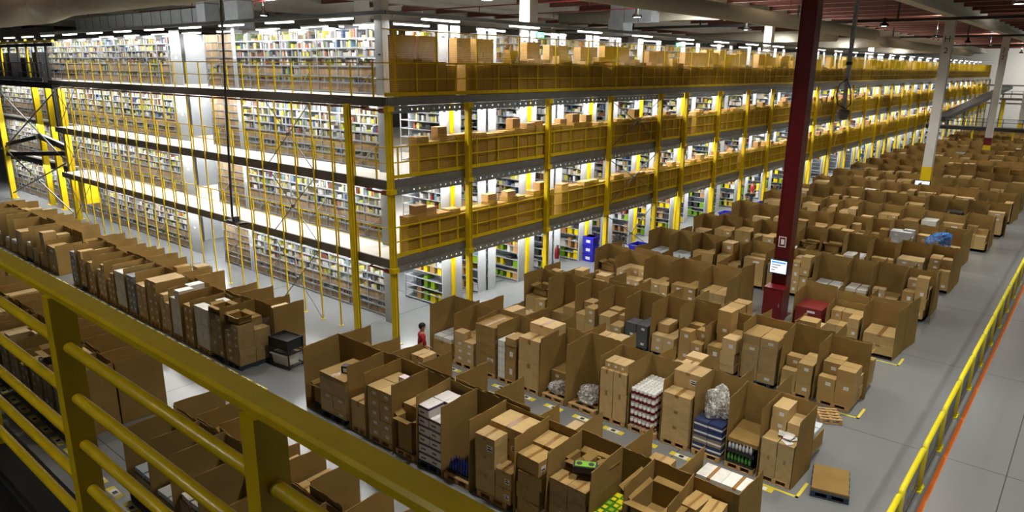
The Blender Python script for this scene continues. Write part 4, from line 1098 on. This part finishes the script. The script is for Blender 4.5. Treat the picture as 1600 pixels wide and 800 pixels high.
put('device', MB().box(-.75,.35,-.15,.15,3.15,3.22).box(-.3,-.1,-.1,.1,3.2,3.4).box(-.75,-.55,-.25,.25,3.16,3.2).box(.15,.35,-.25,.25,3.16,3.2).mesh('device', M['black']), t)

# ------------------------------------------------------------------ black platform at the far left
t = thing('platform', 'black steel platform with railing at the far left end of the shelving', 'platform', (0,0,0))
put('deck', MB().box(-64,-47.1,14.95,15.15,7.75,8.1).box(-64,-47.1,15.15,16.1,8.0,8.1).mesh('deck', M['black']), t)
put('kick_plate', MB().box(-64,-48.6,14.9,14.94,8.12,8.34).mesh('kick_plate', M['chrome']), t)
for i in range(12): put('baluster', MB().box(-63.6+i*1.38,-63.52+i*1.38,14.9,14.97,8.1,9.25).mesh('baluster', M['black']), t)
for z in (8.65, 9.2): put('rail', MB().bar((-64,14.93,z),(-48.2,14.93,z),.05).mesh('rail', M['chrome']), t)
for i in range(9): put('upright', MB().box(-63+i*1.7,-62.88+i*1.7,15.5,15.62,8.1,10.6).mesh('upright', M['black'] if i % 3 else M['yellow']), t)
put('top_beam', MB().box(-64,-48,15.5,15.62,10.15,10.35).box(-64,-48,15.5,15.62,10.38,10.5,1).mesh('top_beam', [M['black'], M['yellow']]), t)
PPT = ((-47.25,15.3),(-58.3,15.0),(-53.6,15.9),(-51.2,15.9))
for i, (x, y) in enumerate(PPT):
    t = thing('platform_post', 'yellow post under the black platform, %s' % ('next to the shelving face','outermost','second from outside','third from outside')[i], 'post', (x, y, 0))
    put('shaft', MB().box(-.16,.16,-.16,.16,0,7.74).mesh('shaft', M['yellow']), t); put('base_plate', MB().box(-.25,.25,-.25,.25,0,.03).mesh('base_plate', M['yellow']), t)
tag(put('platform_beam', MB().bar((-58.1,15.05,3.1),(-47.45,15.2,4.0),.22,.26).mesh('platform_beam', M['black']), None), 'lower black beam between the yellow platform posts', 'beam')
tag(put('platform_beam', MB().bar((-58.1,15.1,3.75),(-53.8,15.7,4.5),.2,.24).bar((-53.4,15.7,4.6),(-47.45,15.35,4.25),.2,.36).mesh('platform_beam', M['black']), None), 'upper black bent beam between the yellow platform posts', 'beam')
tag(put('black_post', MB().box(-50.1,-49.85,15.75,16.0,4.4,7.74).mesh('black_post', M['black']), None), 'black hanging post under the platform beside a yellow one', 'post')
xbrace((-57.9,14.9,3.6), (-47.5,15.1,7.6), 'grey crossed rods under the black platform, upper', .045)
xbrace((-57.9,14.9,.4), (-47.5,15.1,3.4), 'grey crossed rods under the black platform, lower', .045)
for i in range(5):
    x = -60+i*2.6
    t = thing('conveyor_unit', 'dark machine cabinet on the black platform, %s from the left' % nth(i), 'machine', (x-2, 15.75, 8.1))
    put('casing', MB().box(-.6,.6,-.1,.3,.3,R.uniform(1.4,1.9)).mesh('casing', M['blackplastic']), t)
    for a in (-.5,.5): put('leg', MB().box(a-.05,a+.05,-.1,.3,0,.3).mesh('leg', M['black']), t)
# yellow chute/box hanging beside
tag(put('yellow_bin', MB().box(-46.3,-45.3,15.2,15.9,1.2,2.6).box(-46.25,-45.35,15.25,15.85,2.6,2.62).mesh('yellow_bin', M['yellow']), None, (0,0,0)), 'yellow container by the shelving under the black platform', 'container')

# ------------------------------------------------------------------ far end conveyors
t = thing('conveyor_bridge', 'dark conveyor bridge crossing the hall behind the H 2 column', 'conveyor', (0, 100, 0))
put('deck', MB().box(-17.3,16,-.9,.9,2.55,2.95).mesh('deck', M['black']), t)
put('rail', MB().box(-17.3,16,-.95,-.9,3.5,3.56).box(-17.3,16,-.95,-.9,3.9,3.96).mesh('rail', M['black']), t)
for i in range(18): put('baluster', MB().box(-17.2+i*1.9,-17.14+i*1.9,-.95,-.9,2.95,3.95).mesh('baluster', M['black']), t)
for i in range(8): put('leg', MB().box(-16.5+i*4,-16.3+i*4,-.8,-.6,0,2.55).mesh('leg', M['yellow']), t)
t = thing('conveyor_ramp', 'dark inclined conveyor rising beside the far end of the mezzanine', 'conveyor', (0,0,0))
put('belt', MB().bar((-16.2,100,3.6),(-13.8,140,6.9),1.4,.5).mesh('belt', M['black']), t)
for i in range(5): put('leg', MB().box(-15.9+i*.5,-15.7+i*.5,104+i*8,104.3+i*8,0,3.6+i*.6).mesh('leg', M['zdark']), t)
t = thing('upper_walkway', 'grey upper walkway with stair in front of the far wall', 'walkway', (0,0,0))
put('deck', MB().box(-14,16,128,130,5.2,5.5).mesh('deck', M['zdark']), t)
put('rail', MB().box(-14,16,127.9,128,6.5,6.56).box(-14,16,127.9,128,6.0,6.05).mesh('rail', M['black']), t)
for i in range(16): put('baluster', MB().box(-14+i*2,-13.93+i*2,127.9,128,5.5,6.5).mesh('baluster', M['black']), t)
put('stair', MB().bar((-8,128,5.4),(-4,128,2.7),1.2,.3).mesh('stair', M['black']), t)
for i in range(6): put('leg', MB().box(-13+i*5,-12.6+i*5,128.5,128.9,0,5.2).mesh('leg', M['yellow']), t)
for i in range(5):
    o = put('road_rail', MB().box(-.05,.05,-.05,.05,0,1.1).mesh('barrier_post', M['yellow']), None, (-7.2+i*1.1, 108, 0)); o.name = 'barrier_post'
    tag(o, 'short yellow barrier post before the far white area, %s' % nth(i), 'post')

# ------------------------------------------------------------------ loose things
t = thing('tote_cart', 'black wire cart carrying a white tote at the row end by the mezzanine', 'cart', (-18.75, 11.35, 0), .15)
b = MB()
for x in (-.42,.42):
    for y in (-.3,.3): b.bar((x,y,.06),(x,y,.98),.04)
for z in (.08,.5,.96):
    for y in (-.3,.3): b.bar((-.42,y,z),(.42,y,z),.035)
    for x in (-.42,.42): b.bar((x,-.3,z),(x,.3,z),.035)
put('frame', b.mesh('frame', M['black']), t)
put('top_panel', MB().box(-.4,.4,-.28,.28,.62,.94).mesh('top_panel', M['blackplastic']), t)
for x in (-.38,.38):
    for y in (-.26,.26): put('wheel', MB().tube([(x-.015,y,.05),(x+.015,y,.05)], .05, 12).mesh('wheel', M['blackplastic']), t)
def tote(x, y, z, w, d, h, m, label, rot=0):
    t = thing('tote_bin', label, 'tote', (x, y, z), rot)
    b = MB(); tw, td = w*.86, d*.86
    def ring(zz, ww, dd): return [(-ww/2,-dd/2,zz),(ww/2,-dd/2,zz),(ww/2,dd/2,zz),(-ww/2,dd/2,zz)]
    vs = ring(0,tw,td)+ring(h,w,d)+ring(h,w-.05,d-.05)+ring(.03,tw-.05,td-.05)
    fs = [(3,2,1,0)]+[(a*4+i,a*4+(i+1)%4,(a+1)*4+(i+1)%4,(a+1)*4+i) for a in range(3) for i in range(4)]+[(12,13,14,15)]
    put('body', b.add(vs, fs).mesh('body', M[m]), t)
    put('rim', MB().box(-w/2-.03,w/2+.03,-d/2-.03,-d/2,h-.05,h).box(-w/2-.03,w/2+.03,d/2,d/2+.03,h-.05,h).box(-w/2-.03,-w/2,-d/2,d/2,h-.05,h).box(w/2,w/2+.03,-d/2,d/2,h-.05,h).mesh('rim', M[m]), t)
tote(-18.75, 11.3, .1, .74, .5, .36, 'white', 'white plastic tote on the lower shelf of the black cart', .15)
tote(-16.6, 29.9, 0, 1.15, .9, .85, 'blue', 'dark blue plastic tub at the row end near the fifth mezzanine post')
tote(-16.7, 40.6, 0, 1.15, .9, .85, 'blue', 'dark blue plastic tub farther along the long face, beside a worker')
tote(-16.4, 45.5, 0, 1.2, .9, .8, 'blue', 'dark blue plastic tub behind the red column along the long face')
t = thing('tote_stack', 'stack of bright blue crates standing inside the ground floor bay', 'crate stack', (-18.6, 28.3, 0))
for i in range(3): put('crate', MB().box(-.28,.28,-.25,.25,i*.42,i*.42+.4).box(-.31,.31,-.28,.28,i*.42+.34,i*.42+.4).box(-.12,.12,-.26,-.25,i*.42+.1,i*.42+.24,1).mesh('crate', [M['blue'], M['label']]), t)
for x, y, l in ((-18.4, 25.2, 'by the ground floor shelves near the third yellow post'),):
    t = thing('fire_extinguisher', 'red fire extinguisher hanging '+l, 'fire extinguisher', (x, y, .75))
    put('bottle', MB().lathe([(.001,0),(.1,.01),(.11,.05),(.11,.45),(.06,.55),(.03,.58),(.001,.6)], 14).mesh('bottle', M['redbright'], True), t)
    put('hose', MB().tube([(.03,0,.58),(.14,0,.5),(.15,0,.2)], .015, 6).mesh('hose', M['black'], True), t)
    put('handle', MB().box(-.02,.1,-.015,.015,.58,.64).mesh('handle', M['black']), t)
# trolley with black bag on the ground floor
t = thing('hand_trolley', 'black trolley with a dark sack beside the fourth yellow post', 'trolley', (-18.0, 30.0, 0))
put('frame', MB().tube([(-.25,0,.1),(-.25,0,1.1),(.25,0,1.1),(.25,0,.1)], .02, 6).bar((-.3,-.4,.12),(.3,-.4,.12),.03).bar((-.3,-.4,.12),(-.25,0,.12),.03).bar((.3,-.4,.12),(.25,0,.12),.03).mesh('frame', M['black']), t)
sk = crumple(.6,.5,.5,3); sk.materials.append(M['blackplastic']); put('sack', sk, t, (0,-.15,.7))
for x in (-.25,.25): put('wheel', MB().tube([(x-.02,0,.09),(x+.02,0,.09)], .09, 12).mesh('wheel', M['blackplastic']), t)
# leaning pallet and flat packs by the wide aisle
pallet(-4.55, 19.0, 'small loose wooden pallet on the floor at the fourth row end', .5).scale = (.7,.6,1)
pallet(-3.5, 15.6, 'dark pallet under a flat brown sheet at the third row end', .25, True)
o = put('cardboard_sheet', MB().box(-.38,.38,-.55,.55,0,.05).mesh('cardboard_sheet', M['card']), None, (-3.5, 15.6, .15), .25); tag(o, 'flat brown cardboard pack lying on the pallet at the third row end', 'cardboard')
me = crumple(1.1, .8, .75, 77); me.materials.append(mix_clear('blue_bag', hx('2F7FD0'), 1., .25, .6)); me.polygons.foreach_set('use_smooth', [True]*len(me.polygons))
tag(put('plastic_bag', me, None, (-5.2, 37.2, 1.25)), 'bright blue plastic bag lying on goods near the row ends', 'bag')
tag(put('carton_plinth', MB().box(-5.8,-4.6,36.6,37.7,.15,1.25).mesh('carton_plinth', M['card']), None), 'big plain carton carrying the bright blue plastic bag', 'carton')
# spilled purple boxes in the aisle
for i, (x, y, r, tl) in enumerate(((-12.6,9.35,.5,.2),(-12.2,9.1,1.2,.05),(-11.6,9.2,.3,.5),(-11.3,8.95,2.2,.1),(-10.9,9.3,.1,.15))):
    o = put('paper_box', unit, None, (x, y, .05+.02*i), r, (.45,.3,.22), hx('D9D5D2')); o.rotation_euler = (tl, .1*i-.2, r)
    tag(o, 'white and purple paper box spilled on the aisle floor, %s from the left' % nth(i), 'paper box')
    put('purple_band', MB().box(-.503,.503,-.506,.506,.72,.95).mesh('purple_band', mat('purple_print', hx('4B2A55'), .5)), o)

# ------------------------------------------------------------------ people
def skin_mesh(name, joints, edges, mats, levels=2):
    me = bpy.data.meshes.new(name); me.from_pydata([j[:3] for j in joints], edges, [])
    for m in mats: me.materials.append(m)
    o = bpy.data.objects.new(name, me); C.objects.link(o)
    sk = o.modifiers.new('skin', 'SKIN'); sk.use_smooth_shade = True
    for v, j in zip(me.skin_vertices[0].data, joints): v.radius = (j[3], j[4] if len(j) > 4 else j[3])
    me.skin_vertices[0].data[0].use_root = True
    ss = o.modifiers.new('sub', 'SUBSURF'); ss.levels = ss.render_levels = levels
    return o
def person(x, y, rot, label, shirt, trousers, reach=-.25):
    t = thing('person', label, 'person', (x, y, 0), rot)
    J = [(0,0,.95,.13,.1),(0,.02,1.15,.13,.1),(0,.0,1.35,.16,.11),(0,-.01,1.45,.1,.08),(0,-.02,1.53,.055,.055),(0,-.03,1.62,.075,.09),(0,-.03,1.72,.06,.075)]
    E = [(0,1),(1,2),(2,3),(3,4),(4,5),(5,6)]
    for s in (-1, 1):
        n = len(J); J += [(s*.19,0,1.4,.055),(s*.25,-.05,1.13,.045),(s*.2,-.25-reach*.3,1.02+reach*.3,.036),(s*.18,-.33-reach*.3,1.02+reach*.35,.03)]
        E += [(3,n),(n,n+1),(n+1,n+2),(n+2,n+3)]
        for f in range(4):
            m = len(J); fx = s*(.145+.02*f); J += [(fx,-.39-reach*.3,1.0+reach*.35,.009),(fx,-.43-reach*.3+.006*abs(f-1.5),.97+reach*.35,.008)]; E += [(n+3,m),(m,m+1)]
        m = len(J); J += [(s*.13,-.36-reach*.3,1.01+reach*.35,.01)]; E += [(n+3,m)]
        n = len(J); J += [(s*.1,0,.88,.085),(s*.11,-.02,.48,.06),(s*.11,.02,.1,.042),(s*.11,-.12,.04,.04)]
        E += [(0,n),(n,n+1),(n+1,n+2),(n+2,n+3)]
    b = skin_mesh('body', J, E, [M['skin']]); b.parent = t
    Js = [(0,0,.93,.15,.12),(0,.02,1.15,.145,.115),(0,0,1.35,.175,.125),(0,-.01,1.46,.11,.09)]; Es = [(0,1),(1,2),(2,3)]
    for s in (-1, 1):
        n = len(Js); Js += [(s*.2,0,1.4,.075),(s*.25,-.05,1.16,.06)]; Es += [(3,n),(n,n+1)]
    b = skin_mesh('shirt', Js, Es, [shirt]); b.parent = t
    Jt = [(0,0,.93,.14,.115)]; Et = []
    for s in (-1, 1):
        n = len(Jt); Jt += [(s*.1,0,.86,.1),(s*.11,-.02,.48,.075),(s*.11,.02,.1,.06)]; Et += [(0,n),(n,n+1),(n+1,n+2)]
    b = skin_mesh('trousers', Jt, Et, [trousers]); b.parent = t
    bm = bmesh.new(); bmesh.ops.create_uvsphere(bm, u_segments=16, v_segments=10, radius=1)
    bmesh.ops.delete(bm, geom=[v for v in bm.verts if v.co.z < -.1 and v.co.y < .1 or v.co.z < -.6], context='VERTS')
    for v in bm.verts: v.co = (v.co.x*.09, v.co.y*.11-.02, v.co.z*.115+1.71)
    me = bpy.data.meshes.new('hair'); bm.to_mesh(me); bm.free(); me.materials.append(M['hair']); put('hair', me, t)
    put('face_features', MB().box(-.04,-.02,-.125,-.115,1.675,1.685).box(.02,.04,-.125,-.115,1.675,1.685).box(-.025,.025,-.125,-.115,1.6,1.608).box(-.01,.01,-.14,-.115,1.635,1.665,1).mesh('face_features', [M['hair'], M['skin']]), t)
    for s in (-.085,.085): put('ear', MB().box(s-.012,s+.012,-.04,-.01,1.63,1.69).mesh('ear', M['skin']), t)
person(-14.75, 13.45, 2.6, 'dark-haired person in a red shirt bending over goods between the second and third rows', M['redcloth'], M['darkcloth'])
person(-16.5, 42.2, 1.2, 'person in a lime and blue top beside a dark blue tub', M['limecloth'], M['darkcloth'])
person(-16.4, 66., 2.0, 'person in an orange vest far along the long mezzanine face', M['hivis'], M['darkcloth'])
person(-18.2, 55., 1.0, 'person in dark clothes among the far ground floor posts', M['darkcloth'], M['darkcloth'])
person(-18.2, 47.5, 2.2, 'person in a red top inside the ground floor bays', M['redcloth'], M['darkcloth'])

# ------------------------------------------------------------------ world and view
w = bpy.data.worlds.new('world'); sc.world = w; w.use_nodes = True
w.node_tree.nodes['Background'].inputs[0].default_value = (.9, .95, 1, 1); w.node_tree.nodes['Background'].inputs[1].default_value = .03
vs_ = sc.view_settings; vs_.view_transform = 'Standard'; vs_.look = 'None'; vs_.gamma = 1; vs_.exposure = 0; vs_.use_curve_mapping = False
for xx in (-12, 2, 14): area((xx, 160, 13.), 4, 1, 900, (1,.97,.92), (math.radians(55),0,0))  # added fill lights without fixtures, brighten the far wall
sc.cycles.use_denoising = True
try: sc.cycles.denoiser = 'OPENIMAGEDENOISE'
except Exception: pass
sc.cycles.use_adaptive_sampling = False
try:
    sc.cycles.denoising_input_passes = 'RGB_ALBEDO_NORMAL'; sc.cycles.denoising_prefilter = 'ACCURATE'; sc.cycles.denoising_quality = 'HIGH'
except Exception: pass
sc.cycles.max_bounces = 6; sc.cycles.diffuse_bounces = 3; sc.cycles.glossy_bounces = 3; sc.cycles.transparent_max_bounces = 10
sc.cycles.use_light_tree = True; sc.cycles.sample_clamp_indirect = 2; sc.cycles.caustics_reflective = False; sc.cycles.caustics_refractive = False; sc.cycles.blur_glossy = 1.
print('OBJ', len(bpy.data.objects), 'cartons', len(cartons), 'books', len(books), 'bins', len(bins), 'rc', len(rc), 'slots', len(slots), 'others', len(others))
